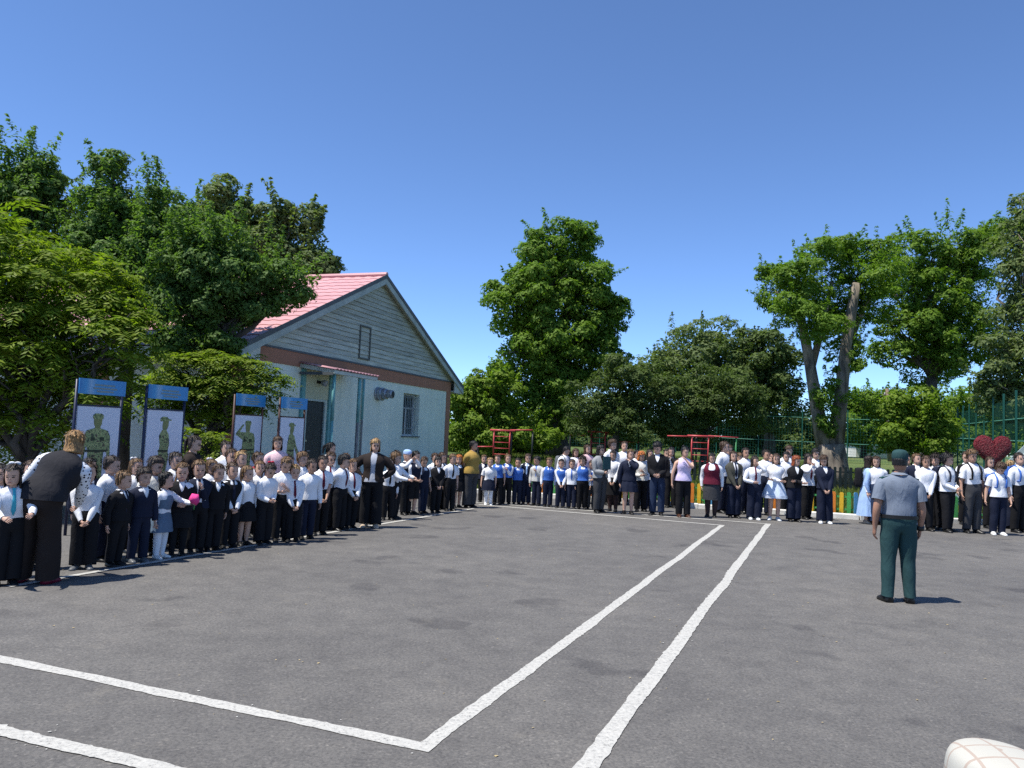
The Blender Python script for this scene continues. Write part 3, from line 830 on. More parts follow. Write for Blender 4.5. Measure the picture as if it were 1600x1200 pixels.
# ------------------------------------------------------------------ photo-zone heart, slide, shed, pole
def build_extras():
    d = 22.5
    c = AT(1551, 703, d); E = empty('heart_decoration', (c.x, c.y, 0)); tag(E, 'large glittering red heart on a stand before the green fence', 'decoration')
    mt, nt, b = new_mat('red_tinsel')
    b.inputs['Roughness'].default_value = .45; b.inputs['Metallic'].default_value = .1
    nz = nodes_noise(nt, 26, 4, .7); r = ramp(nt, nz.outputs[0], [(.35, (.09, .002, .008)), (.6, (.22, .005, .016)), (.72, (.40, .03, .045))])
    nt.links.new(r.outputs[0], b.inputs['Base Color']); add_bump(nt, b, nz.outputs[0], 1, .06)
    n = 44; V, F = [], []
    sc = .60 / 17
    ring = []
    for i in range(n):
        t = 2 * math.pi * i / n
        ring.append((16 * math.sin(t) ** 3 * sc, (13 * math.cos(t) - 5 * math.cos(2 * t) - 2 * math.cos(3 * t) - math.cos(4 * t)) * sc))
    for y, s in ((.07, .86), (.04, .97), (.0, 1.0), (-.04, .97), (-.08, .82), (-.10, .5)):
        for x, z in ring: V.append((x * s, y, z * s + c.z))
    m_ = 6
    for j in range(m_ - 1):
        for i in range(n): F.append((j * n + i, j * n + (i + 1) % n, (j + 1) * n + (i + 1) % n, (j + 1) * n + i))
    F.append(tuple(range(n))); F.append(tuple((m_ - 1) * n + i for i in reversed(range(n))))
    mesh('heart', V, F, mt, E, True, fix=True)
    # tinsel tassels
    s = MB()
    for _ in range(500):
        i = rng.randrange(n); k = math.sqrt(rng.random()); x, z = ring[i][0] * k, ring[i][1] * k + c.z
        a = rng.random() * 6.28; l = .05
        s.box((-.002, 0, 0), (.006, .002, l), 0, Matrix.Translation((x, -.11 + .04 * k, z)) @ Matrix.Rotation(a, 4, 'Y') @ Matrix.Rotation(rng.uniform(-.9, .4), 4, 'X'))
    t = s.build('tinsel', mt, E, fix=False); t['kind'] = 'stuff'
    MB().tube([(0, .05, 0), (0, .05, c.z - .55)], .03, 8).build('pole', mat('white_metal', (.6, .6, .6), .4), E)
    MB().box((-.3, -.2, 0), (.3, .3, .03)).build('base', mat('white_metal', (.6, .6, .6), .4), E)
    # grey playground slide behind the right-hand pupils
    d = 21.0
    a, b = AT(1556, 748, d), AT(1640, 668, d)
    S = empty('playground_slide', (a.x, a.y, 0)); tag(S, 'grey metal playground slide sloping up at the right edge', 'slide')
    gm = mat('slide_steel', (.30, .36, .36), .45, .15, 3, metal=.3)
    p0 = Vector((a.x - .75 - a.x, 0, .35)); p1 = b - Vector((a.x, a.y, 0)); p1.y = 0
    pa = Vector((-.9, 0, .42)); 
    s = MB(); V = []
    sec = [(-.28, .20), (-.25, 0), (.25, 0), (.28, .20), (.25, .20), (.22, .03), (-.22, .03), (-.25, .20)]
    pts = [Vector((-1.6, 0, .30)), Vector((-1.0, 0, .40)), Vector((0, 0, a.z - .2)), p1 + Vector((0, 0, -.2)), p1 + Vector((.5, 0, -.15))]
    for p in pts:
        for y, z in sec: s.V.append(Vector((p.x, p.y + y, p.z + z)))
    for j in range(len(pts) - 1):
        for i in range(8): s.F.append((j * 8 + i, j * 8 + (i + 1) % 8, (j + 1) * 8 + (i + 1) % 8, (j + 1) * 8 + i)); s.M.append(0)
    s.F += [tuple(range(8)), tuple(32 + i for i in reversed(range(8)))]; s.M += [0, 0]
    s.build('chute', gm, S)
    for x, zz in ((-1.5, .3), (p1.x + .45, p1.z - .15)):
        for y in (-.22, .22): MB().tube([(x, y, 0), (x, y, zz)], .03, 8).build('leg', mat('red_bar_paint', (0, 0, 0)), S)
    for y in (-.25, .25):
        MB().tube([(p1.x + .55, y, 0), (p1.x + .55, y, p1.z + .8)], .025, 8).build('ladder_rail', mat('red_bar_paint', (0, 0, 0)), S)
    for i in range(6): MB().tube([(p1.x + .55, -.25, .3 + i * .3), (p1.x + .55, .25, .3 + i * .3)], .018, 6).build('rung', mat('red_bar_paint', (0, 0, 0)), S)
    # shed seen through the trees
    d = 78; c = AT(1364, 690, d); z0 = .6
    H = empty('shed', (c.x, c.y, z0)); tag(H, 'small white shed with dark pitched roof far behind the fence', 'shed')
    wm = mat('whitewash', (.55, .55, .52), .9, .15); tm = mat('old_slate', (.10, .10, .11), .8, .2)
    MB().box((-2.4, -1.5, -.2), (2.4, 1.5, 2.2)).build('wall', wm, H)
    r = MB(); r.prism([(-2.8, 2.2), (2.8, 2.2), (2.7, 2.35), (0, 3.2), (-2.7, 2.35)], -1.8, 1.8); r.build('roof', tm, H)
    for x in (-1.2, 1.0):
        wd = MB().box((x - .4, -1.53, .9), (x + .4, -1.503, 1.7)).build('window', mat('shed_window', (.05, .06, .07), .2), H)
        MB().box((x - .46, -1.55, .84), (x - .4, -1.5, 1.76)).box((x + .4, -1.55, .84), (x + .46, -1.5, 1.76)).build('frame', mat('white_metal', (0, 0, 0)), wd)
    # weathered wooden utility pole
    d = 60; c = AT(1391, 650, d)
    U = empty('utility_pole', (c.x, c.y, 1.0)); tag(U, 'weathered wooden utility pole among the far trees', 'pole')
    t0 = AT(1386, 607, d)
    wood = mat('old_pole_wood', (.19, .14, .10), .9, .25, 5)
    MB().tube([(0, 0, -.1), (t0.x - c.x, 0, t0.z - 1.0)], [.16, .11], 10).build('shaft', wood, U, True)
    MB().box((-.55, -.05, t0.z - 1.55), (.45, .05, t0.z - 1.45)).build('cross_arm', wood, U)
    for x in (-.45, .3): MB().tube([(x, 0, t0.z - 1.45), (x, 0, t0.z - 1.3)], .04, 8).build('insulator', mat('white_metal', (0, 0, 0)), U)

build_extras()

# ------------------------------------------------------------------ trees
def quads_mesh(name, P, mt, parent):
    """P: (n,4,3) array of leaf corners"""
    n = len(P)
    me = bpy.data.meshes.new(name)
    me.vertices.add(n * 4); me.loops.add(n * 4); me.polygons.add(n)
    me.vertices.foreach_set('co', P.reshape(-1).astype(np.float32))
    me.loops.foreach_set('vertex_index', np.arange(n * 4, dtype=np.int32))
    me.polygons.foreach_set('loop_start', np.arange(0, n * 4, 4, dtype=np.int32))
    me.polygons.foreach_set('loop_total', np.full(n, 4, dtype=np.int32))
    me.materials.append(mt)
    me.update(calc_edges=True)
    return link(name, me, parent)

def unit(a):
    return a / np.maximum(np.linalg.norm(a, axis=-1, keepdims=True), 1e-9)

def leaf_quads(C, N, ln, wd, droop=0.0):
    n = len(C)
    rnd = nrg.normal(size=(n, 3)); rnd[:, 2] -= droop
    A = unit(rnd - N * (rnd * N).sum(1, keepdims=True))
    Bv = np.cross(N, A)
    sz = nrg.uniform(.65, 1.25, (n, 1))
    P = np.empty((n, 4, 3))
    a = A * ln * sz * .5; b = Bv * wd * sz * .5
    fold = N * wd * sz * .18
    P[:, 0] = C - a; P[:, 1] = C + b - a * .15 + fold; P[:, 2] = C + a; P[:, 3] = C - b - a * .15 + fold
    return P

def crown_points(blobs, n, clump_r, per, shell=.5, flat=.68, fill=.24):
    """leaf centres and normals: compact boughs ring each ellipsoid, leaves cover the upper skin of every bough, a thin fill darkens the core"""
    surf = np.array([(b[3] * b[4] * b[5]) ** (2 / 3) for b in blobs])
    Cs, Ns = [], []
    for b, v in zip(blobs, surf / surf.sum()):
        nl = n * v
        rm = (b[3] * b[4] * b[5]) ** (1 / 3)
        cr = min(clump_r, rm * .55)
        m_ = max(5, int(2.1 * (rm / cr) ** 2))
        d = unit(nrg.normal(size=(m_, 3)) + np.array([0, -.15, .12]))
        rad = nrg.uniform(.62, 1.02, (m_, 1))
        lump = np.array([noise.noise((q[0] * 1.9 + b[0], q[1] * 1.9 + b[1], q[2] * 1.9 + b[2])) for q in d])[:, None]
        rad = rad * (1 + .30 * lump)
        cc = np.array(b[:3]) + d * rad * np.array(b[3:6])
        lr = cr * nrg.uniform(.55, 1.35, (m_, 1))
        k = np.maximum(6, (nl * (1 - fill) * (lr[:, 0] ** 2) / (lr[:, 0] ** 2).sum())).astype(int)
        idx = np.repeat(np.arange(m_), k); q = len(idx)
        o = unit(nrg.normal(size=(q, 3)) + d[idx] * .55 + np.array([0, 0, .38]))
        # ragged bough: radius varies with direction, a few leaves stray outside
        rr = nrg.uniform(.55, 1.0, (q, 1)) ** .5 * (1 + .22 * np.sin(o[:, :1] * 7 + idx[:, None]) * np.cos(o[:, 2:] * 6 + idx[:, None] * 1.7)) + np.abs(nrg.normal(0, .09, (q, 1)))
        ax = unit(np.stack([nrg.normal(size=m_), nrg.normal(size=m_), nrg.normal(size=m_) * .4], 1))[idx]
        loc = o * rr * lr[idx] * np.array([1, 1, flat])
        loc = loc + ax * (loc * ax).sum(1, keepdims=True) * .45
        Cs.append(cc[idx] + loc)
        Ns.append(unit(o * .85 + np.array([0, 0, .45]) + nrg.normal(size=(q, 3)) * .30))
        f = int(nl * fill)
        o = unit(nrg.normal(size=(f, 3)))
        Cs.append(np.array(b[:3]) + o * nrg.uniform(0, .8, (f, 1)) ** .5 * np.array(b[3:6]))
        Ns.append(unit(nrg.normal(size=(f, 3)) + np.array([0, 0, .5])))
    return np.concatenate(Cs), np.concatenate(Ns)

def shoot_points(blobs, ns, L, up=.8, step=.045):
    """leafy twigs that stick out of the crown and break its outline"""
    Cs, Ns = [], []
    w = np.array([b[3] * b[5] for b in blobs]); w = w / w.sum()
    for i in nrg.choice(len(blobs), ns, p=w):
        b = blobs[i]
        d = unit(nrg.normal(size=3) * np.array([1, .8, .55]) + np.array([0, -.1, .35]))
        p = np.array(b[:3]) + d * np.array(b[3:6]) * nrg.uniform(.72, .98)
        dr = unit(d * .8 + np.array([0, 0, up]) + nrg.normal(size=3) * .25)
        ln_ = L * nrg.uniform(.45, 1.3); k = int(ln_ / step)
        t = np.linspace(0, 1, k)[:, None]
        bend = nrg.normal(size=3) * .12 * ln_
        pts = p + dr * ln_ * t + bend * t * t
        q = 7
        idx = np.repeat(np.arange(k), q)
        sp = (.20 * ln_ * (1 - t) ** .8 + .035)[idx]
        o = nrg.normal(size=(len(idx), 3))
        Cs.append(pts[idx] + o * sp * .55)
        Ns.append(unit(unit(o) * .6 + np.array([0, 0, .8]) + nrg.normal(size=(len(idx), 3)) * .4))
    return np.concatenate(Cs), np.concatenate(Ns)

def limb_path(a, b, wob, n=5):
    pts = []
    L = (b - a).length
    for i in range(n + 1):
        t = i / n
        p = a.lerp(b, t)
        p = p + Vector((rng.gauss(0, 1), rng.gauss(0, 1), rng.gauss(0, .4))) * (wob * L * math.sin(math.pi * t)) + Vector((0, 0, L * .08 * math.sin(math.pi * t)))
        pts.append(p)
    return pts

def tree(name, label, px, depth, blobs, n, leafm, barkm, leaf=(.13, .06), clump=.42, per=38, trunk_r=.22, trunk_top=None, group='trees around the school yard',
         limbs=True, trunk_pts=None, limb_pts=None, shell=.5, base_z=None, deep=.55, cat='tree', droop=0.3, shoots=45, sl=None, fill=.24):
    base = AT(px, 700, depth); bz = ground_z(base.x, base.y) if base_z is None else base_z
    base = Vector((base.x, base.y, bz))
    E = empty(name, base); tag(E, label, cat, group)
    sc = depth / FOC
    B3 = []
    for bl in blobs:
        x, y, rx, ry = bl[:4]
        dd = bl[4] if len(bl) > 4 else 0.0
        c = AT(x, y, depth + dd) - base
        k = (depth + dd) / FOC
        B3.append((c.x, c.y, c.z, rx * k, max(rx, ry) * k * .85, ry * k))
    # trunk
    top = Vector((0, 0, 0))
    if trunk_pts:
        tp = [AT(x, y, depth) - base for x, y, r in trunk_pts]; rr = [r * sc for x, y, r in trunk_pts]
        tp[0].z = -.1
        MB().tube(tp, rr, 14).build('trunk', barkm, E, True)
        fork = tp[-1]
    else:
        zt = trunk_top if trunk_top else min(b[2] - b[5] * .3 for b in B3)
        zt = max(zt, .6)
        cx = sum(b[0] for b in B3) / len(B3) * .25
        tp = [Vector((0, 0, -.1)), Vector((rng.gauss(0, .05), 0, zt * .3)), Vector((cx * .5, rng.gauss(0, .08), zt * .7)), Vector((cx, 0, zt))]
        MB().tube(tp, [trunk_r * 1.35, trunk_r, trunk_r * .85, trunk_r * .7], 12).build('trunk', barkm, E, True)
        fork = tp[-1]
    for lp in (limb_pts or []):
        q = [AT(x, y, depth + (lp[0][3] if len(lp[0]) > 3 else 0)) - base for x, y, *_ in lp]
        MB().tube(q, [p[2] * sc for p in lp], 12).build('limb', barkm, E, True)
    if limbs:
        for b in B3:
            tgt = Vector(b[:3])
            r0 = trunk_r * rng.uniform(.35, .5)
            path = limb_path(fork, tgt, .06)
            lm = MB(); lm.tube(path, [r0 * (1 - .75 * i / 5) for i in range(6)], 8)
            for _ in range(6):
                e = tgt + Vector((rng.uniform(-.75, .75) * b[3], rng.uniform(-.75, .75) * b[4], rng.uniform(-.4, .85) * b[5]))
                i0 = rng.randrange(2, 5)
                lm.tube(limb_path(path[i0], e, .07), [r0 * .38 * (1 - .8 * i / 5) for i in range(6)], 6)
            lm.build('limb', barkm, E, True)
    C, N = crown_points(B3, n, clump, per, shell, fill=fill)
    if shoots:
        C2, N2 = shoot_points(B3, shoots, sl or clump * 1.7, step=leaf[0] * .55)
        C = np.concatenate([C, C2]); N = np.concatenate([N, N2])
    P = leaf_quads(C, N, leaf[0], leaf[1], droop)
    quads_mesh('crown', P, leafm, E)
    return E

def fronds(C, D, ln, leaflets, lw, ll, droop):
    """compound leaves: each frond is a drooping stalk with leaflet pairs"""
    n = len(C)
    D = unit(D)
    side = unit(np.cross(D, np.array([0, 0, 1.0]) + nrg.normal(size=(n, 3)) * .15))
    out = []
    L = ln * nrg.uniform(.6, 1.2, (n, 1))
    for j in range(leaflets):
        t = (j + 1) / leaflets
        pos = C + D * L * t + np.array([0, 0, -1.0]) * (droop * L * t * t)
        tang = unit(D + np.array([0, 0, -1.0]) * (2 * droop * t))
        up = unit(np.cross(side, tang)); up = up * np.sign(up[:, 2:3] + 1e-6)
        w = math.sin(math.pi * min(.97, .25 + .72 * t)) * .5 + .55
        for s in (-1, 1):
            a = unit(side * s * .9 + tang * .45 - up * .28 + nrg.normal(size=(n, 3)) * .12)
            b = unit(np.cross(up + nrg.normal(size=(n, 3)) * .18, a))
            l = ll * w * nrg.uniform(.8, 1.15, (n, 1)); ww = lw * w
            P = np.empty((n, 4, 3))
            P[:, 0] = pos; P[:, 1] = pos + a * l * .4 + b * ww * .5; P[:, 2] = pos + a * l; P[:, 3] = pos + a * l * .4 - b * ww * .5
            out.append(P)
    return np.concatenate(out)

def compound_tree(name, label, px, depth, blobs, n, leafm, barkm, base_z=0.0, stems=None, group='trees around the school yard', ln=.42, cat='tree', tips=None):
    base = AT(px, 700, depth); base.z = base_z
    E = empty(name, base); tag(E, label, cat, group)
    B3 = []
    for bl in blobs:
        x, y, rx, ry = bl[:4]; dd = bl[4] if len(bl) > 4 else 0
        c = AT(x, y, depth + dd) - base; k = (depth + dd) / FOC
        B3.append((c.x, c.y, c.z, rx * k, max(rx, ry) * k * .8, ry * k))
    tk = MB(); zt = 1.1
    tk.tube([(0, 0, -.1), (.05, 0, .5), (.02, .03, zt)], [.13, .11, .10], 10); tk.build('trunk', barkm, E, True)
    for b in B3:
        lm = MB(); path = limb_path(Vector((.02, .03, zt - .2)), Vector(b[:3]), .08)
        lm.tube(path, [.075 * (1 - .7 * i / 5) for i in range(6)], 8)
        for _ in range(9):
            e = Vector(b[:3]) + Vector((rng.uniform(-.8, .8) * b[3], rng.uniform(-.8, .8) * b[4], rng.uniform(-.5, .85) * b[5]))
            lm.tube(limb_path(path[rng.randrange(2, 5)], e, .07), [.028 * (1 - .75 * i / 5) for i in range(6)], 6)
        lm.build('limb', barkm, E, True)
    vol = np.array([b[3] * b[5] for b in B3]); Ps = []
    for b, v in zip(B3, vol / vol.sum()):
        m_ = int(n * v / 7)
        d = unit(nrg.normal(size=(m_, 3)) + np.array([0, -.15, .25]))
        rad = nrg.uniform(.45, 1.0, (m_, 1)) ** .6
        lump = np.array([noise.noise((q[0] * 2 + b[0], q[1] * 2 + b[1], q[2] * 2 + b[2])) for q in d])[:, None]
        cc = np.array(b[:3]) + d * rad * (1 + .3 * lump) * np.array(b[3:6])
        idx = np.repeat(np.arange(m_), 7)
        az = nrg.uniform(0, 2 * np.pi, len(idx))
        D = np.stack([np.cos(az), np.sin(az), nrg.uniform(-.1, .75, len(idx))], 1) + d[idx] * .5
        Ps.append(fronds(cc[idx] + nrg.normal(size=(len(idx), 3)) * .04, D, ln, 6, ln * .10, ln * .34, .55))
    quads_mesh('crown', np.concatenate(Ps), leafm, E)
    return E

BK_D = bark_mat('dark_bark', (.030, .026, .022), (.085, .072, .06))
BK_G = bark_mat('grey_brown_bark', (.07, .058, .045), (.26, .215, .16), 5)
L_AIL = leaf_mat('yellow_green_leaf', (.070, .130, .014), (.25, .31, .035), .44, .55, 1.0)
L_ELM = leaf_mat('mid_green_leaf', (.072, .130, .034), (.150, .235, .062), .40, .6)
L_ASH = leaf_mat('fresh_green_leaf', (.070, .140, .018), (.175, .270, .034), .42, .6)
L_DARK = leaf_mat('dark_green_leaf', (.050, .082, .024), (.115, .160, .044), .36, .6)
L_PALE = leaf_mat('grey_green_leaf', (.090, .130, .050), (.175, .220, .085), .40, .65)
L_LIME = leaf_mat('lime_green_leaf', (.095, .170, .020), (.205, .285, .036), .44, .55)

def build_trees():
    # left: compound-leaved trees in front of the wall, feathery trees above them
    compound_tree('sumac_tree', 'dense yellow green tree with long feathery leaves at left edge', 40, 13.2,
                  [(20, 440, 120, 105), (110, 480, 100, 90), (170, 540, 68, 72, -.3), (40, 570, 110, 85), (-60, 500, 110, 140, .3), (60, 640, 120, 70, .7), (150, 600, 75, 45, .5), (-30, 660, 90, 60, .3)], 3800, L_AIL, BK_D, ln=.50)
    compound_tree('sumac_tree', 'smaller bushy sumac with feathery leaves before the building corner', 318, 15.9,
                  [(300, 590, 60, 42), (370, 590, 52, 36), (415, 603, 32, 24), (340, 630, 70, 30, .3), (275, 625, 45, 40, .2)], 1500, L_AIL, BK_D, ln=.42)
    compound_tree('sumac_tree', 'low leafy sumac sapling between the soldier posters', 312, 15.0, [(305, 690, 26, 20), (332, 700, 26, 18)], 150, L_AIL, BK_D, ln=.36, cat='shrub')
    tree('elm_tree', 'tall spiky topped elm rising at the upper left corner', 40, 18.5,
         [(5, 360, 60, 62), (60, 335, 32, 56), (47, 268, 18, 40), (92, 372, 34, 46), (8, 275, 24, 34), (50, 410, 90, 50), (72, 300, 17, 44), (-60, 340, 60, 90), (28, 320, 34, 40)], 44000, L_ELM, BK_D, (.115, .055), .30, 26, .2, shoots=130, sl=.9)
    tree('elm_tree', 'leafy elm with upright leaders behind the yellow green tree', 190, 17.6,
         [(176, 292, 15, 46), (182, 350, 36, 46), (246, 335, 24, 44), (228, 400, 64, 52), (155, 385, 46, 58), (146, 336, 18, 40), (260, 445, 68, 46), (195, 465, 84, 52), (280, 372, 34, 44), (215, 360, 30, 36)], 52000, L_ELM, BK_D, (.105, .05), .28, 26, .18, shoots=140, sl=.85)
    tree('elm_tree', 'spreading elm whose branches overhang the pink roof', 330, 16.6,
         [(325, 420, 66, 46), (388, 425, 54, 38), (436, 442, 38, 28), (360, 472, 58, 30), (300, 480, 60, 42), (422, 480, 38, 18), (460, 464, 26, 15), (270, 430, 48, 54), (345, 380, 44, 32), (325, 510, 40, 20), (300, 540, 46, 24, -.3), (350, 542, 34, 18, -.3)], 46000, L_ELM, BK_D, (.10, .05), .26, 24, .17, shoots=120, sl=.8)
    tree('poplar_tree', 'rounded grey green tree standing behind the pink roof', 400, 33.0,
         [(345, 324, 42, 34), (310, 360, 42, 40), (378, 340, 30, 30), (452, 348, 36, 32), (483, 385, 34, 38), (400, 400, 72, 48), (440, 425, 62, 40), (506, 425, 16, 22), (425, 362, 28, 30)], 30000, L_PALE, BK_D, (.22, .11), .55, 26, .35, trunk_top=4)
    # middle
    tree('ash_tree', 'big dense ash tree in the middle with a tall rounded crown', 872, 46,
         [(880, 385, 52, 40), (838, 412, 38, 36), (850, 455, 62, 52), (915, 440, 46, 52), (808, 490, 42, 46), (935, 500, 44, 46), (868, 530, 70, 60), (812, 560, 44, 44), (925, 560, 46, 50), (870, 600, 58, 50), (835, 640, 40, 42), (885, 650, 36, 34), (910, 365, 20, 18), (958, 485, 24, 26), (782, 460, 18, 20)],
         80000, L_ASH, BK_D, (.25, .12), .62, 34, .55, trunk_pts=[(872, 722, 22), (870, 690, 17), (866, 640, 14), (868, 560, 9)], shell=.55)
    tree('maple_tree', 'bright bushy young tree beside the right corner of the building', 745, 42,
         [(745, 640, 40, 45), (725, 670, 35, 40), (780, 620, 32, 36), (790, 670, 45, 35), (760, 600, 26, 24), (725, 625, 22, 26), (830, 680, 40, 25)], 26000, L_LIME, BK_D, (.22, .11), .55, 28, .16)
    tree('apple_tree', 'dark rounded tree with small leaves right of the big ash', 960, 40,
         [(945, 620, 50, 48), (990, 600, 50, 40), (925, 655, 40, 36), (985, 655, 55, 36), (1035, 630, 45, 45), (960, 580, 30, 20)], 36000, L_DARK, BK_D, (.15, .075), .5, 30, .22)
    tree('apple_tree', 'dark low spreading tree above the third climbing bars', 1100, 41,
         [(1080, 640, 50, 45), (1130, 630, 50, 45), (1045, 665, 32, 26), (1170, 645, 32, 32), (1110, 600, 40, 25)], 30000, L_DARK, BK_D, (.15, .075), .5, 30, .22)
    tree('willow_tree', 'pale grey green willow dome rising behind the dark trees', 1085, 64,
         [(1085, 545, 58, 42), (1045, 570, 40, 40), (1125, 555, 40, 38), (1090, 600, 75, 45), (1020, 585, 20, 26)], 22000, L_PALE, BK_D, (.34, .14), .9, 26, .4)
    tree('elm_tree', 'dark elm crown left of the pruned trunk', 1200, 58,
         [(1195, 560, 42, 46), (1225, 590, 30, 45), (1165, 545, 25, 30), (1200, 630, 50, 45), (1170, 600, 40, 40)], 22000, L_DARK, BK_D, (.28, .14), .75, 28, .4)
    # pruned tree with two bare limbs
    tree('ash_tree', 'pruned ash with two thick bare limbs and a feathery crown', 1296, 32,
         [(1212, 448, 34, 34, 1.1), (1255, 440, 42, 42, -.2), (1290, 405, 46, 32, 1.1), (1340, 408, 40, 34, 1.1), (1300, 460, 46, 40, 1.1), (1270, 505, 38, 34, -.8), (1318, 515, 34, 34, 1.1), (1372, 440, 30, 36, -.4), (1365, 480, 30, 28, 1.1), (1238, 488, 32, 26, -.6), (1196, 430, 16, 14, 1.1), (1312, 545, 24, 20, 1.1), (1375, 400, 18, 18, 1.1),
          (1294, 615, 17, 26, -.4), (1308, 590, 13, 20, .4), (1298, 655, 15, 26, -.4), (1325, 570, 16, 16, .6), (1340, 560, 16, 18)],
         36000, L_ASH, BK_G, (.19, .065), .42, 30, .3, fill=.12, shoots=110, sl=.9, trunk_pts=[(1302, 762, 33), (1300, 735, 25), (1298, 710, 23), (1297, 694, 21)], limbs=False,
         limb_pts=[[(1290, 703, 14), (1277, 640, 10), (1264, 560, 8), (1252, 500, 6.5), (1243, 462, 4)], [(1304, 703, 14), (1314, 620, 10), (1322, 540, 8.5), (1333, 470, 7.5), (1338, 443, 7)], [(1268, 575, 6, .7), (1285, 510, 5), (1300, 440, 3)], [(1324, 545, 5, .7), (1350, 480, 3.5), (1368, 450, 2)], [(1255, 510, 5, .7), (1230, 475, 3), (1212, 455, 1.5)]])
    tree('ash_tree', 'tall ash with dark forked trunk left of the heart decoration', 1455, 37,
         [(1440, 400, 42, 42), (1480, 385, 34, 36), (1525, 400, 36, 42), (1415, 450, 38, 44), (1460, 470, 52, 46), (1510, 470, 42, 50), (1425, 520, 42, 44), (1480, 540, 50, 44), (1400, 545, 30, 30), (1525, 535, 30, 36), (1450, 570, 50, 30), (1545, 365, 24, 26), (1385, 500, 20, 24)],
         42000, L_ASH, BK_D, (.21, .08), .48, 30, .36, fill=.12, shoots=110, sl=1.0, trunk_pts=[(1452, 745, 16), (1453, 690, 12), (1452, 640, 11), (1455, 590, 9)])
    tree('ash_tree', 'loose pale ash cut off by the right edge of the picture', 1640, 27,
         [(1590, 370, 30, 50), (1620, 430, 45, 70), (1590, 470, 28, 36), (1575, 540, 32, 34), (1610, 560, 50, 50), (1560, 585, 30, 24), (1640, 500, 60, 90), (1590, 610, 36, 24), (1600, 330, 18, 28), (1535, 600, 26, 18), (1580, 640, 40, 24), (1620, 640, 40, 40)],
         34000, L_PALE, BK_G, (.17, .075), .42, 22, .24)
    # shrubs and far trees
    tree('lilac_shrub', 'bright green shrub behind the cap of the uniformed man', 1420, 31,
         [(1400, 660, 28, 34), (1435, 650, 32, 38), (1425, 690, 45, 28), (1465, 670, 22, 34), (1390, 690, 22, 24)], 15000, L_LIME, BK_D, (.16, .09), .4, 26, .07, cat='shrub', trunk_top=.7)
    tree('poplar_tree', 'far feathery green trees seen right of the pruned trunk', 1350, 72, [(1340, 632, 26, 34), (1365, 650, 28, 36), (1385, 640, 18, 26), (1330, 665, 26, 34), (1350, 685, 40, 16)], 13000, L_ASH, BK_D, (.34, .17), .9, 26, .3)
    tree('poplar_tree', 'far dark tree behind the shed', 1420, 95, [(1415, 650, 30, 36), (1450, 660, 40, 34), (1385, 670, 26, 26)], 9000, L_DARK, BK_D, (.45, .22), 1.1, 26, .3)
    tree('maple_tree', 'low bright foliage behind the heart decoration', 1560, 44, [(1500, 640, 34, 30), (1540, 655, 36, 30), (1590, 640, 40, 34), (1560, 690, 70, 26), (1625, 660, 50, 50), (1490, 685, 34, 28)], 22000, L_ASH, BK_D, (.2, .1), .5, 26, .15)
    tree('poplar_tree', 'far trees showing through the green fence at right', 1545, 62, [(1500, 650, 44, 44), (1550, 650, 44, 44), (1600, 640, 54, 60), (1650, 640, 60, 70), (1480, 690, 40, 30), (1560, 690, 80, 24)], 22000, L_LIME, BK_D, (.3, .16), .8, 26, .3)
    # hedge-like thicket along the far side of the court
    for k, (x0, lb) in enumerate(((1000, 'dark thicket behind the court fence above the navy jackets'), (1110, 'dark thicket behind the court fence above the maroon vest'), (1225, 'dark thicket behind the court fence beside the pruned trunk'), (890, 'dark thicket at the foot of the big ash'))):
        tree('thicket_shrub', lb, x0, 66 + k, [(x0 - 45, 680, 38, 30), (x0, 672, 40, 34), (x0 + 45, 682, 38, 28), (x0 + 20, 700, 70, 20)], 11000, L_DARK, BK_D, (.34, .17), .8, 26, .14, cat='shrub', group='thicket behind the court fence', trunk_top=1.0)
    tree('thicket_shrub', 'low green bushes under the young tree right of the building', 760, 48, [(720, 700, 40, 22), (770, 700, 40, 22), (815, 700, 30, 22)], 10000, L_LIME, BK_D, (.24, .12), .6, 26, .1, cat='shrub', trunk_top=.6)

build_trees()

def build_grass():
    n = 70000
    P = []
    x = nrg.uniform(-3, 20, n * 2); y = nrg.uniform(19.5, 52, n * 2)
    # keep only what lies behind the kerb line
    fx = np.array([p.x for p in FENCE_PATH]); fy = np.array([p.y for p in FENCE_PATH])
    o = np.argsort(fx); lim = np.interp(x, fx[o], fy[o])
    k = (y > lim - .2) & (nrg.random(n * 2) < np.clip(22 / y, 0, 1)); x = x[k][:n]; y = y[k][:n]
    z = np.clip((y - 27) / 33, 0, 1) - .03
    c = np.stack([x, y, z], 1); m_ = len(x)
    az = nrg.uniform(0, np.pi, m_); s = np.stack([np.cos(az), np.sin(az), np.zeros(m_)], 1) * .022
    lean = np.stack([nrg.normal(0, .05, m_), nrg.normal(0, .05, m_), nrg.uniform(.07, .2, m_)], 1)
    Q = np.empty((m_, 4, 3)); Q[:, 0] = c - s; Q[:, 1] = c + s; Q[:, 2] = c + lean + s * .2; Q[:, 3] = c + lean - s * .2
    g = quads_mesh('grass', Q, leaf_mat('grass_blade', (.05, .09, .015), (.16, .19, .05), .3, .6), None)
    tag(g, 'sunlit grass growing on the lawn behind the coloured pickets', 'grass', kind='stuff')
build_grass()

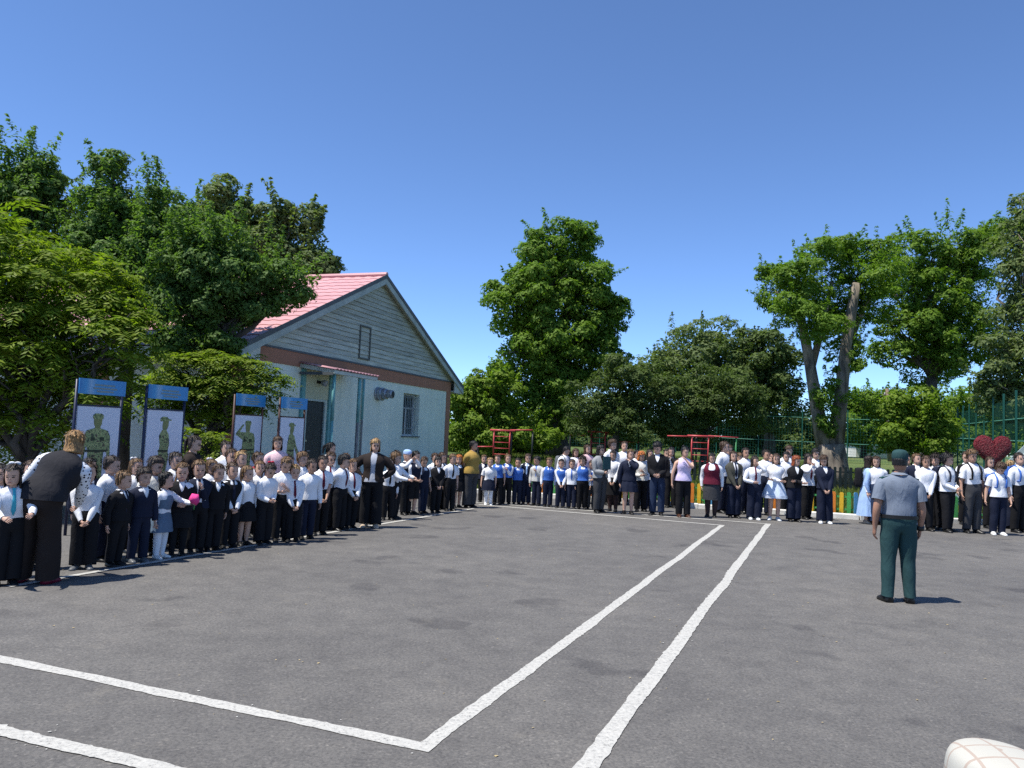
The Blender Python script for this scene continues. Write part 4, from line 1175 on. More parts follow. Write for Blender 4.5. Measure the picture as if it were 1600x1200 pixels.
# ------------------------------------------------------------------ people
SKIN = [mat('skin_light', (.56, .345, .25), .55, .08, 8), mat('skin_medium', (.46, .265, .18), .55, .08, 8), mat('skin_tan', (.33, .175, .115), .55, .08, 8)]
EYE = mat('eye_dark', (.025, .018, .014), .3)
LIP = mat('lips', (.36, .13, .11), .5)
def hair_mat(k, c):
    mt, nt, b = new_mat('hair_' + k)
    b.inputs['Roughness'].default_value = .5; b.inputs['Specular IOR Level'].default_value = .35
    tc = nt.nodes.new('ShaderNodeTexCoord'); mp = nt.nodes.new('ShaderNodeMapping'); mp.inputs['Scale'].default_value = (1, 1, .18)
    nz = nt.nodes.new('ShaderNodeTexNoise'); nz.inputs['Scale'].default_value = 95; nz.inputs['Detail'].default_value = 3
    nt.links.new(tc.outputs['Object'], mp.inputs[0]); nt.links.new(mp.outputs[0], nz.inputs['Vector'])
    r = ramp(nt, nz.outputs[0], [(.34, tuple(x * .45 for x in c)), (.66, tuple(min(1, x * 1.6) for x in c))])
    nt.links.new(r.outputs[0], b.inputs['Base Color']); add_bump(nt, b, nz.outputs[0], 1, .012)
    return mt
HAIR = {k: hair_mat(k, c) for k, c in dict(
    black=(.008, .007, .007), dark=(.022, .014, .010), brown=(.055, .030, .016), light=(.13, .075, .035), honey=(.24, .135, .05), blond=(.30, .19, .085), red=(.22, .055, .018), ginger=(.42, .13, .03)).items()}
COL = dict(charcoal=(.020, .020, .024), white=(.74, .75, .78), offwhite=(.68, .67, .62), paleblue=(.52, .60, .72), black=(.010, .010, .012), navy=(.012, .016, .034), dkgrey=(.045, .046, .05), grey=(.24, .25, .26),
           ltgrey=(.50, .50, .48), blue=(.05, .14, .46), skyblue=(.33, .47, .72), maroon=(.11, .012, .028), mustard=(.34, .22, .055), lavender=(.58, .50, .70), olive=(.055, .055, .045),
           tgrey=(.36, .38, .43), teal=(.022, .056, .058), slate=(.165, .195, .245), dkteal=(.015, .062, .06), turq=(.05, .36, .46), pink=(.70, .06, .25), ltpink=(.72, .5, .52), jeans=(.018, .030, .065), brownblack=(.022, .016, .014), cream=(.66, .63, .52), vestgrey=(.13, .14, .155), red=(.5, .02, .05), pinafore=(.10, .15, .22), tights=(.05, .03, .028))
def C(n):
    if n == 'dots': return dots_mat()
    if n == 'plaid': return plaid_mat()
    return cloth(n, COL[n])
SHOE = {k: mat('shoe_' + k, c, .4) for k, c in dict(black=(.010, .010, .010), white=(.62, .62, .60), grey=(.10, .105, .11), brown=(.05, .022, .014), beige=(.42, .33, .24), red=(.16, .01, .03)).items()}
NT = 16
HEADROWS = [(.02, .235, .30, -.05), (.09, .28, .385, -.055), (.19, .305, .405, -.04), (.30, .325, .42, -.02), (.41, .34, .435, -.005), (.51, .346, .445, .008), (.61, .350, .452, .018),
            (.71, .345, .446, .025), (.80, .325, .42, .03), (.88, .28, .36, .035), (.945, .205, .265, .035), (.985, .10, .13, .035)]
ARM_A = [225, 270, 315, 0, 45, 90, 135, 180]

def ik(S, T, l1, l2, pole):
    d = T - S; L = d.length
    L = min(max(L, abs(l1 - l2) + 1e-3), (l1 + l2) * .995)
    u = d.normalized()
    a = (l1 * l1 - l2 * l2 + L * L) / (2 * L)
    hgt = math.sqrt(max(l1 * l1 - a * a, 0))
    p = pole - u * pole.dot(u); p.normalize()
    E_ = S + u * a + p * hgt
    return E_, S + u * L

POSES = {  # wrist targets in heights: (left hand), (right hand); +x is the person's left, -y is forward
    'down': ((.140, -.015, 'w'), (-.140, -.015, 'w')), 'down2': ((.135, -.05, 'w'), (-.145, .01, 'w')),
    'clasp': ((.030, -.125, .455), (-.030, -.120, .465)), 'belly': ((.025, -.13, .56), (-.03, -.135, .55)),
    'behind': ((.035, .105, .50), (-.03, .11, .51)), 'shade': ((.035, -.12, .875), (-.05, -.11, .60)),
    'chest': ((.02, -.125, .70), (-.15, -.02, 'w')), 'hip': ((.125, -.03, .575), (-.13, -.03, .575)),
    'face2': ((.025, -.12, .83), (-.03, -.12, .82)), 'mouth': ((-.01, -.115, .815), (-.145, -.02, 'w')),
    'forward': ((.10, -.26, .62), (-.10, -.25, .60)), 'reachL': ((.24, -.16, .50), (-.10, -.30, .46)),
    'phone': ((.03, -.17, .86), (-.04, -.17, .86)), 'cross': ((-.06, -.12, .615), (.06, -.125, .60)), 'hold': ((.00, -.15, .66), (-.04, -.15, .60)),
    'point': ((.15, -.27, .66), (-.15, -.02, 'w')), 'armup': ((.08, -.12, .90), (-.145, -.02, 'w')),
}

class Body:
    pass

def build_body(h, age, sex, pose, lean, hyaw, hpitch, stout, seed, stance=.05, slean=0.0):
    B = Body(); rg = random.Random(seed)
    hh = dict(child=.178, kid=.164, teen=.142, adult=.134)[age]
    crotch = dict(child=.435, kid=.45, teen=.47, adult=.47)[age]
    thin = dict(child=1.07, kid=1.03, teen=.99, adult=1.05)[age]
    chin = 1 - hh; nb = chin - .026; Tn = nb - crotch
    w = stout * thin
    rows = [(.03, .086, .066, 0), (.13, .094, .071, .002), (.25, .092, .068, .002), (.37, .083, .060, 0), (.49, .083, .060, -.002), (.61, .090, .064, -.004), (.71, .096, .067, -.004), (.83, .101, .060, 0), (.925, .084, .047, .004), (.985, .046, .038, .006)]
    if sex == 'f':
        rows = [(a, b * f, c * g, d) for (a, b, c, d), f, g in zip(rows, (1.04, 1.06, 1.04, .93, .93, .97, .98, .94, .93, .95), (1.03, 1.06, 1.02, .96, .98, 1.06 if age in ('teen', 'adult') else 1, 1.08 if age in ('teen', 'adult') else 1, 1, 1, 1))]
    V, VT, F, FT, FM = [], [], [], [], []
    hipz = crotch + .02
    def ln(p, wt):
        a = lean * wt; c, s = math.cos(a), math.sin(a); z = p.z - hipz
        x, y, z = p.x, p.y * c - z * s, p.y * s + z * c
        b_ = slean * wt; c2, s2 = math.cos(b_), math.sin(b_)
        return Vector((x * c2 + z * s2, y, hipz + z * c2 - x * s2))
    def face(f, t, m_=0): F.append(tuple(f)); FT.append(t); FM.append(m_)
    def addring(pts, tg):
        b = len(V)
        for k, p in enumerate(pts): V.append(p); VT.append(tg + (k,))
        return list(range(b, b + len(pts)))
    def bridge(a, b, tg):
        n = len(a)
        for k in range(n): face((a[k], a[(k + 1) % n], b[(k + 1) % n], b[k]), tg + (k,))
    T = []
    for i, (t, rx, ry, yo) in enumerate(rows):
        wt = min(1, max(0, (t - .05) / .45)); ww = w if i < 8 else (1 + (w - 1) * .4)
        belly = 1 + max(0, stout - 1.08) * (1.2 if i in (2, 3, 4) else .4)
        pts = []
        for k in range(NT):
            a = 2 * math.pi * k / NT; ca, sa = math.cos(a), math.sin(a)
            e = .86
            x = math.copysign(abs(ca) ** e, ca) * rx * ww; y = math.copysign(abs(sa) ** e, sa) * ry * ww * belly + yo
            pts.append(ln(Vector((x, y, crotch + Tn * t)), wt))
        T.append(addring(pts, ('T', i)))
    # neck ring
    nr = dict(child=.029, kid=.029, teen=.029, adult=.031)[age] * (1.08 if sex == 'm' else .95)
    T.append(addring([ln(Vector((math.cos(2 * math.pi * k / NT) * nr, math.sin(2 * math.pi * k / NT) * nr * 1.05 + .012, chin - .004)), 1) for k in range(NT)], ('T', 10)))
    hole = {(r, k) for r in (6, 7) for k in (15, 0, 7, 8)}
    for i in range(10):
        for k in range(NT):
            if (i, k) in hole: continue
            face((T[i][k], T[i][(k + 1) % NT], T[i + 1][(k + 1) % NT], T[i + 1][k]), ('T', i, k))
    # head
    piv = ln(Vector((0, .012, chin)), 1)
    Rh = Matrix.Rotation(hyaw, 3, 'Z') @ Matrix.Rotation(hpitch + lean * .5, 3, 'X')
    def hd(x, y, z): return piv + Rh @ Vector((x * hh, y * hh - .012, z * hh))
    B.hd = hd; B.hh = hh
    Hr = [T[10]]
    for i, (z, rx, ry, yo) in enumerate(HEADROWS):
        pts = []
        for k in range(NT):
            a = 2 * math.pi * k / NT; ca, sa = math.cos(a), math.sin(a)
            yy = ry * sa + yo
            if sa < -.5 and i < 3: yy -= .01
            pts.append(hd(rx * ca * .98, yy, z))
        Hr.append(addring(pts, ('H', i)))
    for i in range(len(Hr) - 1): 
        for k in range(NT): face((Hr[i][k], Hr[i][(k + 1) % NT], Hr[i + 1][(k + 1) % NT], Hr[i + 1][k]), ('H', i - 1, k))
    top = addring([hd(0, .035, 1.0)], ('H', 12))[0]
    for k in range(NT): face((Hr[-1][k], Hr[-1][(k + 1) % NT], top), ('H', 11, k))
    # arms
    zs = crotch + Tn * .83; l1, l2 = .168, .142
    wz = zs - .300
    ar = (.95 if sex == 'm' else .86) * (1 + (w - 1) * .7)
    pz = POSES[pose]
    B.hand = {}
    for side, s in (('l', 1), ('r', -1)):
        k0 = 0 if s > 0 else 8
        S = ln(Vector((s * .100 * w, 0, zs)), 1)
        tg = pz[0] if s > 0 else pz[1]
        tz = wz if tg[2] == 'w' else tg[2]
        Tt = Vector((tg[0], tg[1], tz))
        if tg[2] == 'w': Tt = Vector((tg[0] * (.5 + .5 * w) + s * rg.uniform(-.01, .015), tg[1] + rg.uniform(-.02, .02), tz)); Tt = ln(Tt, 1) if lean < .1 else Vector((Tt.x, S.y - .02, S.z - .29))
        elif lean < .15: Tt = ln(Tt, 1)
        pole = Vector((s * .5, .8, -.3))
        if pose == 'hip': pole = Vector((s * 1.0, .25, -.1))
        if pose in ('shade', 'phone', 'face2', 'mouth', 'armup'): pole = Vector((s * .8, -.1, -.8))
        El, Wr = ik(S, Tt, l1, l2, pole)
        d1 = (El - S).normalized(); d2 = (Wr - El).normalized()
        e1, e2, pd = Vector((0, 1, 0)), Vector((0, 0, 1)), Vector((s, 0, 0))
        idx = lambda r, k: T[r][(k0 + k * (1 if s > 0 else -1)) % 16]
        prev = [idx(6, -1), idx(6, 0), idx(6, 1), idx(7, 1), idx(8, 1), idx(8, 0), idx(8, -1), idx(7, -1)]
        seq = [(S + d1 * .016 + Vector((s * .012, 0, 0)), (Vector((s, 0, 0)) + d1 * 1.1).normalized(), .037, .040), (S + d1 * .05, d1, .034, .034), (S + d1 * l1 * .68, d1, .029, .029), (El, (d1 + d2).normalized(), .0265, .0265),
               (El + d2 * l2 * .25, d2, .027, .026), (El + d2 * l2 * .65, d2, .0215, .021), (Wr, d2, .0165, .0145)]
        d3 = (d2 + (Vector((0, 0, -.15)) if tg[2] == 'w' else Vector((-s * .25, 0, .05)))).normalized()
        seq += [(Wr + d3 * .014, d3, .019, .0115), (Wr + d3 * .034, d3, .0225, .0115), (Wr + d3 * .050, d3, .020, .009)]
        for i, (c, d, r1, r2) in enumerate(seq):
            q = pd.rotation_difference(d); e1 = q @ e1; e2 = q @ e2; pd = d
            g = ar if i < 7 else 1
            pts = [c + (e1 * math.cos(R(a)) * r1 + e2 * math.sin(R(a)) * r2) * g for a in ARM_A]
            rr = addring(pts, ('A', side, i)); bridge(prev, rr, ('A', side, i - 1)); prev = rr
        face(prev, ('A', side, 9, 0))
        B.hand[side] = (Wr + d3 * .04, d3)
        # fingers and thumb
        pb = Wr + d3 * .046
        curl = rg.uniform(.25, .5) if pose not in ('hold', 'clasp', 'belly') else .75
        def finger(b0, dr, L, r0, cv):
            p = b0; d = dr; rings = []
            for j in range(4):
                ax = e1 if dr is not None else e1
                a1 = cv.cross(d).normalized(); a2 = d.cross(a1)
                rr_ = r0 * (1 - .13 * j)
                rings.append(addring([p + (a1 * math.cos(q_) + a2 * math.sin(q_)) * rr_ for q_ in (0, 1.571, 3.142, 4.712)], ('X', side, j)))
                d = (d + cv * curl).normalized(); p = p + d * L / 3
            for a_, b_ in zip(rings, rings[1:]): bridge(a_, b_, ('X', side, 0))
            face(rings[-1], ('X', side, 1, 0)); face(rings[0], ('X', side, 1, 0))
        for off, L in ((-.0155, .040), (-.0053, .047), (.0050, .043), (.0150, .034)):
            finger(pb + e1 * off, (d3 + e1 * off * 4).normalized(), L, .0068, -e2)
        finger(Wr + d3 * .020 - e1 * .014, (d3 * .8 - e1 * .75 - e2 * .15).normalized(), .038, .0074, (d3 * .5 - e2 * .3).normalized())
    # legs
    fy = {}
    B.feet = {}
    cmid = addring([Vector((0, .0, crotch - .012))], ('T', -1))[0]
    for side, s in (('l', 1), ('r', -1)):
        if s > 0: loop = [T[0][k] for k in (12, 13, 14, 15, 0, 1, 2, 3, 4)] + [cmid]; ang = [216, 252, 288, 324, 0, 36, 72, 108, 144, 180]
        else: loop = [T[0][k] for k in (4, 5, 6, 7, 8, 9, 10, 11, 12)] + [cmid]; ang = [36, 72, 108, 144, 180, 216, 252, 288, 324, 0]
        fx = s * (stance + rg.uniform(-.006, .012)); fyo = rg.uniform(-.03, .03); toe = s * rg.uniform(.05, .35)
        hipp = Vector((s * .050 * w, 0, crotch)); an = Vector((fx, fyo + .012, .045)); kn = hipp.lerp(an, .49) + Vector((0, -.010, 0))
        lw = (1.0 if sex == 'm' else 1.02) * (.55 + .45 * w)
        cs = [(hipp + Vector((0, 0, -.035)), .0555, .060), (hipp.lerp(kn, .45), .049, .052), (hipp.lerp(kn, .82), .040, .042), (kn, .037, .038), (kn.lerp(an, .33), .036, .039), (kn.lerp(an, .7), .027, .028), (an, .0225, .025)]
        prev = loop
        fd = Vector((math.sin(toe), -math.cos(toe), 0)); sd = Vector((math.cos(toe), math.sin(toe), 0))
        for i, (c, r1, r2) in enumerate(cs):
            rr = addring([c + Vector((math.cos(R(a)) * r1 * lw, math.sin(R(a)) * r2 * lw, 0)) for a in ang], ('L', side, i))
            bridge(prev, rr, ('L', side, i - 1)); prev = rr
        for i, (f, z, r1, r2, up) in enumerate(((.026, .026, .017, .013, .65), (.050, .016, .018, .008, .95), (.070, .013, .014, .006, 1))):
            e2 = (Vector((0, 0, -1)) * up - fd * (1 - up)).normalized()
            rr = addring([an + fd * f + Vector((0, 0, z - .045)) + sd * math.cos(R(a)) * r1 + e2 * math.sin(R(a)) * r2 for a in ang], ('L', side, 7 + i))
            bridge(prev, rr, ('L', side, 6 + i)); prev = rr
        face(prev, ('L', side, 10, 0))
        B.feet[side] = (an, fd, sd)
    # face: eyes, brows, nose, mouth, ears
    def surf(x, z):
        for a, b in zip(HEADROWS, HEADROWS[1:]):
            if a[0] <= z <= b[0]:
                t = (z - a[0]) / (b[0] - a[0]); rx, ry, yo = (a[j] + (b[j] - a[j]) * t for j in (1, 2, 3)); break
        return yo - ry * math.sqrt(max(0, 1 - (x / rx) ** 2))
    def disc(x, z, rx, rz, m_, out=.012, tilt=0):
        pts = []
        for k in range(8):
            a = k * math.pi / 4; xx = x + math.cos(a) * rx * 1.2; zz = z + math.sin(a) * rz * 1.2 + math.cos(a) * tilt
            pts.append(hd(xx, surf(xx, zz) - out, zz))
        r_ = addring(pts, ('X', 'f', 0)); face(r_, ('X', 'f', 0, 0), m_)
    for s in (-1, 1):
        disc(s * .145, .455, .062, .030, 1)
        disc(s * .150, .545, .080, .012, 3, .014, -s * .008)
        er = []
        for zz, g in ((.30, .35), (.38, .9), (.47, 1), (.54, .5)):
            er.append(addring([hd(s * (.335 + .045 * math.cos(a) * g), .03 + .055 * math.sin(a) * g, zz) for a in (0, 1.57, 3.14, 4.71)], ('X', 'f', 1)))
        for a, b in zip(er, er[1:]): bridge(a, b, ('X', 'f', 1))
        face(er[0], ('X', 'f', 1, 0)); face(er[-1], ('X', 'f', 1, 0))
    disc(0, .205, .085, .022, 2, .012)
    nz = [hd(-.028, surf(.028, .45) - .005, .45), hd(.028, surf(.028, .45) - .005, .45), hd(.062, surf(.06, .285) - .005, .285), hd(-.062, surf(.06, .285) - .005, .285), hd(0, surf(0, .30) - .115, .305), hd(0, surf(0, .42) - .04, .42)]
    r_ = addring(nz, ('X', 'f', 2))
    for f in ((0, 1, 5), (1, 2, 4, 5), (0, 5, 4, 3), (2, 3, 4), (0, 3, 2, 1)): face([r_[q] for q in f], ('X', 'f', 2, 0))
    B.V = [v * h for v in V]; B.VT, B.F, B.FT, B.FM = VT, F, FT, FM
    B.h, B.crotch, B.Tn, B.rows, B.chin, B.w, B.lean, B.hipz = h, crotch, Tn, rows, chin, w, lean, hipz
    B.lnf = ln
    return B

def garment(B, obj, name, mt, keep, off, seed, sub=1, wob=.004, pull=None):
    me = obj.data
    nrm = [v.normal for v in me.vertices]
    used = {}; V, F = [], []
    for f, t in zip(B.F, B.FT):
        if not keep(t): continue
        g = []
        for vi in f:
            if vi not in used:
                o = off(B.VT[vi])
                p = B.V[vi]
                nz = noise.noise((p.x * 9 + seed, p.y * 9, p.z * 7)) + .6 * noise.noise((p.x * 21 + seed, p.y * 21, p.z * 15))
                used[vi] = len(V)
                q = p + nrm[vi] * ((o + wob * nz) * B.h)
                if pull: q = pull(B.VT[vi], q)
                V.append(q)
            g.append(used[vi])
        F.append(tuple(g))
    o = mesh(name, V, F, mt, obj, True, None, sub)
    bm = bmesh.new(); bm.from_mesh(o.data)
    bmesh.ops.recalc_face_normals(bm, faces=bm.faces[:]); bm.to_mesh(o.data); bm.free()
    return o

def torso_front(B, row, off=0):
    for v, t in zip(B.V, B.VT):
        if t[0] == 'T' and t[1] == row and t[2] == 12: return v + Vector((0, -off * B.h, 0))

def torso_back(B, row, off=0):
    for v, t in zip(B.V, B.VT):
        if t[0] == 'T' and t[1] == row and t[2] == 4: return v + Vector((0, off * B.h, 0))

def strip(name, pts, widths, mt, parent, t=.006):
    V, F = [], []
    for p, w in zip(pts, widths):
        V += [p + Vector((-w / 2, 0, 0)), p + Vector((0, -t, 0)), p + Vector((w / 2, 0, 0)), p + Vector((0, t, 0))]
    for i in range(len(pts) - 1):
        for k in range(4): F.append((i * 4 + k, i * 4 + (k + 1) % 4, i * 4 + 4 + (k + 1) % 4, i * 4 + 4 + k))
    n = (len(pts) - 1) * 4
    F += [(0, 1, 2, 3), (n + 3, n + 2, n + 1, n)]
    return mesh(name, V, F, mt, parent, False, fix=True)

def skirt(B, obj, name, mt, top_t, hem_z, flare, pleat=0.0, seed=0, stripe=None):
    n = 40; V, F = [], []; rg = random.Random(seed)
    zt = B.crotch + B.Tn * top_t
    steps = 9
    for j in range(steps + 1):
        q = j / steps; z = zt + (hem_z - zt) * q
        hipq = min(1, q * (zt - hem_z) / .16)
        rx = (.087 + (.108 - .087) * hipq + flare * q) * B.w; ry = (.066 + (.086 - .066) * hipq + flare * q * .85) * B.w
        for k in range(n):
            a = 2 * math.pi * k / n
            m_ = 1 + pleat * q * math.cos(a * 10 + .5 * math.sin(3 * a + seed)) + .03 * q * noise.noise((math.cos(a) * 2, math.sin(a) * 2, seed + q))
            p = Vector((math.cos(a) * rx * m_, math.sin(a) * ry * m_, z))
            wt = min(1, max(0, ((z - B.crotch) / B.Tn - .05) / .45))
            V.append(B.lnf(p, wt) * B.h)
    for j in range(steps):
        for k in range(n): F.append((j * n + k, j * n + (k + 1) % n, (j + 1) * n + (k + 1) % n, (j + 1) * n + k))
    o = mesh(name, V, F, mt, obj, True, fix=True)
    if stripe:
        z0 = hem_z + .02
        for dz in (.012, .035):
            V2 = []; F2 = []
            for j, zz in enumerate((hem_z + dz, hem_z + dz + .010)):
                for k in range(n):
                    v = V[(steps) * n + k] / B.h; f = 1.012
                    V2.append(Vector((v.x * f, v.y * f, zz)) * B.h)
            for k in range(n): F2.append((k, (k + 1) % n, n + (k + 1) % n, n + k))
            mesh('hem_stripe', V2, F2, stripe, o, True)
    return o

def _unused(): pass

def shoe(B, obj, side, mt, tall=0):
    an, fd, sd = B.feet[side]
    V, F = [], []
    secs = [(-.036, .016, .046 + tall), (-.026, .027, .062 + tall), (.012, .030, .060 + tall), (.045, .031, .043), (.080, .030, .027), (.102, .022, .020), (.112, .010, .012)]
    for f, w_, z in secs:
        c = an + fd * f; c.z = 0
        for x, zz in ((-1, 0), (-1.02, .3), (-.75, .8), (-.3, 1), (.3, 1), (.75, .8), (1.02, .3), (1, 0)):
            V.append((c + sd * (w_ * x) + Vector((0, 0, .002 + z * zz))) * B.h)
    n = 8
    for j in range(len(secs) - 1):
        for k in range(n): F.append((j * n + k, j * n + (k + 1) % n, (j + 1) * n + (k + 1) % n, (j + 1) * n + k))
    F.append(tuple(range(n))); F.append(tuple((len(secs) - 1) * n + k for k in range(n)))
    return mesh('shoe', V, F, mt, obj, True, fix=True)

def hair(B, obj, style, mt, seed):
    rg = random.Random(seed); h = B.h; hd = B.hd
    me = obj.data
    V, F = [], []
    curly = style == 'curly'
    fringe = {'short': .83, 'curly': .75, 'bob': .74, 'fringe': .64, 'mop': .73}.get(style, .82)
    def line(k):
        c = math.sin(2 * math.pi * k / NT)     # +1 back, -1 front
        if c > .30: return .08 if style in ('bob', 'long', 'pony', 'bun', 'braid', 'curly') else .16
        if c > -.2: return .40 if style == 'short' else .33
        if c > -.55: return .58 if style != 'short' else .66
        return fringe
    thick = {'short': .045, 'curly': .10, 'bob': .075, 'long': .06, 'mop': .095, 'fringe': .075}.get(style, .045)
    used = {}
    for f, t in zip(B.F, B.FT):
        if t[0] != 'H' or t[1] < 0: continue
        ok = True
        for vi in f:
            vt = B.VT[vi]
            if vt[0] != 'H': ok = False; break
            z = 1.0 if vt[1] == 12 else HEADROWS[vt[1]][0]
            if vt[1] != 12 and z < line(vt[2]) - .055: ok = False; break
        if not ok: continue
        g = []
        for vi in f:
            if vi not in used:
                vt = B.VT[vi]; z = 1.0 if vt[1] == 12 else HEADROWS[vt[1]][0]
                k = vt[2]; edge = max(0, min(1, (z - line(k) + .06) / .22)) if vt[1] != 12 else 1
                p = B.V[vi]; nz = noise.noise((p.x * 26 + seed, p.y * 26, p.z * 26)) + (.9 * noise.noise((p.x * 60 + seed, p.y * 60, p.z * 60)) if curly else .3 * noise.noise((p.x * 60 + seed, p.y * 60, p.z * 30)))
                used[vi] = len(V)
                V.append(p + me.vertices[vi].normal * (B.hh * h * (.012 + thick * (.35 + .65 * edge) + (.08 if curly else .05) * nz * (.3 + .7 * edge))))
            g.append(used[vi])
        F.append(tuple(g))
    def addring(pts):
        b = len(V); V.extend(pts); return list(range(b, b + len(pts)))
    def bridge(a, b):
        n = len(a)
        for k in range(n): F.append((a[k], a[(k + 1) % n], b[(k + 1) % n], b[k]))
    if style in ('long', 'bob', 'loose'):
        zl = -.12 if style == 'bob' else (-1.05 if style == 'long' else -.6)
        rows = [.78, .60, .42, .25, .08, -.08] + ([-.3, -.6, zl] if style != 'bob' else [zl])
        th = R(112); na = 12; prev = None
        for z in rows:
            outer, inner = [], []
            for i in range(na + 1):
                a = R(90) - th + 2 * th * i / na
                zz = max(z, .0)
                rx, ry = .40, .475
                if z > .6: rx, ry = .375, .45
                if z < .3: rx, ry = (.44, .50) if style == 'bob' else (.41, .47)
                if z < 0 and style != 'bob': rx = .40 + .06 * min(1, -z); ry = .44
                yo = .02 + (.05 if z < 0 else 0)
                q = 1 + .05 * noise.noise((i * .9 + seed, z * 3, 0))
                ca, sa = math.cos(a), math.sin(a)
                outer.append(hd(rx * ca * q, ry * sa * q + yo, z + .02 * noise.noise((i * 2.1, z, seed))) * h)
                inner.append(hd(rx * ca * .84, ry * sa * .80 + yo, z) * h)
            r_ = addring(outer + inner[::-1])
            if prev: bridge(prev, r_)
            else: F.append(tuple(r_))
            prev = r_
        F.append(tuple(reversed(prev)))
    def tubeh(pts, rads, n=7):
        prev = None
        for i, (p, r_) in enumerate(zip(pts, rads)):
            d = (pts[min(i + 1, len(pts) - 1)] - pts[max(i - 1, 0)]).normalized(); e1 = d.orthogonal().normalized() if prev is None else (e1 - d * e1.dot(d)).normalized(); e2 = d.cross(e1)
            rr = addring([(p + (e1 * math.cos(k * 6.283 / n) + e2 * math.sin(k * 6.283 / n)) * r_ * B.hh) * h for k in range(n)])
            if prev: bridge(prev, rr)
            else: F.append(tuple(reversed(rr)))
            prev = rr
        F.append(tuple(prev))
    if style == 'pony':
        b0 = hd(0, .47, .72); tubeh([b0, hd(0, .60, .70), hd(rg.uniform(-.1, .1), .66, .45), hd(rg.uniform(-.15, .15), .60, .05), hd(rg.uniform(-.15, .15), .56, -.35)], [.07, .13, .14, .11, .03])
    if style == 'braid':
        for s in ((-1, 1) if rg.random() < .4 else (rg.choice((-1, 1)),)):
            pts = [hd(s * .25, .36, .25), hd(s * .33, .34, .0), hd(s * .36, .22, -.3), hd(s * .36, .10, -.65), hd(s * .34, .05, -1.0)]
            fine = []
            for a, b in zip(pts, pts[1:]): fine += [a.lerp(b, t) for t in (0, .33, .66)]
            tubeh(fine + [pts[-1]], [.075 if i % 2 else .055 for i in range(len(fine))] + [.02], 6)
    if style == 'bun':
        tubeh([hd(0, .36, .93), hd(0, .44, 1.0), hd(0, .50, 1.06), hd(0, .55, 1.10)], [.10, .17, .15, .05], 8)
    # loose locks break up the outline
    topc = hd(0, .12, 1.05) * h; nb = len(F)
    caps = [f for f in F[:len(F)] if max(f) < len(used)]
    for _ in range(110 if style != 'curly' else 240):
        f = caps[rg.randrange(len(caps))]
        p = sum((V[i] for i in f), Vector()) / len(f); cen = hd(0, .02, .5) * h
        nn = (p - cen).normalized(); fl = (p - topc); fl = fl - nn * fl.dot(nn)
        if fl.length < 1e-5: continue
        fl = (fl.normalized() + Vector((rg.gauss(0, .2), rg.gauss(0, .2), rg.gauss(0, .12)))).normalized()
        sd = nn.cross(fl).normalized() * (B.hh * h * rg.uniform(.025, .055)); L = B.hh * h * rg.uniform(.10, .24)
        lift = nn * (B.hh * h * rg.uniform(.005, .040 if style != 'curly' else .12))
        a = p + nn * (.004 * h); b0 = len(V)
        V.extend([a - sd, a + sd, a + fl * L * .6 + lift + sd * .8, a + fl * L + lift * .6, a + fl * L * .6 + lift - sd * .8])
        F.append((b0, b0 + 1, b0 + 2, b0 + 3, b0 + 4))
    o = mesh('hair', V, F, mt, obj, True, None, 1)
    bm = bmesh.new(); bm.from_mesh(o.data); bmesh.ops.recalc_face_normals(bm, faces=bm.faces[:]); bm.to_mesh(o.data); bm.free()
    return o

def blob(name, c, r, mt, parent, n=10, rough=0.0, seed=0):
    bm = bmesh.new(); bmesh.ops.create_icosphere(bm, subdivisions=2, radius=1)
    for v in bm.verts:
        q = 1 + rough * noise.noise(v.co * 3 + Vector((seed, 0, 0)))
        v.co = Vector((v.co.x * r[0] * q + c.x, v.co.y * r[1] * q + c.y, v.co.z * r[2] * q + c.z))
    me = bpy.data.meshes.new(name); bm.to_mesh(me); bm.free(); me.materials.append(mt)
    me.polygons.foreach_set('use_smooth', [True] * len(me.polygons))
    return link(name, me, parent)

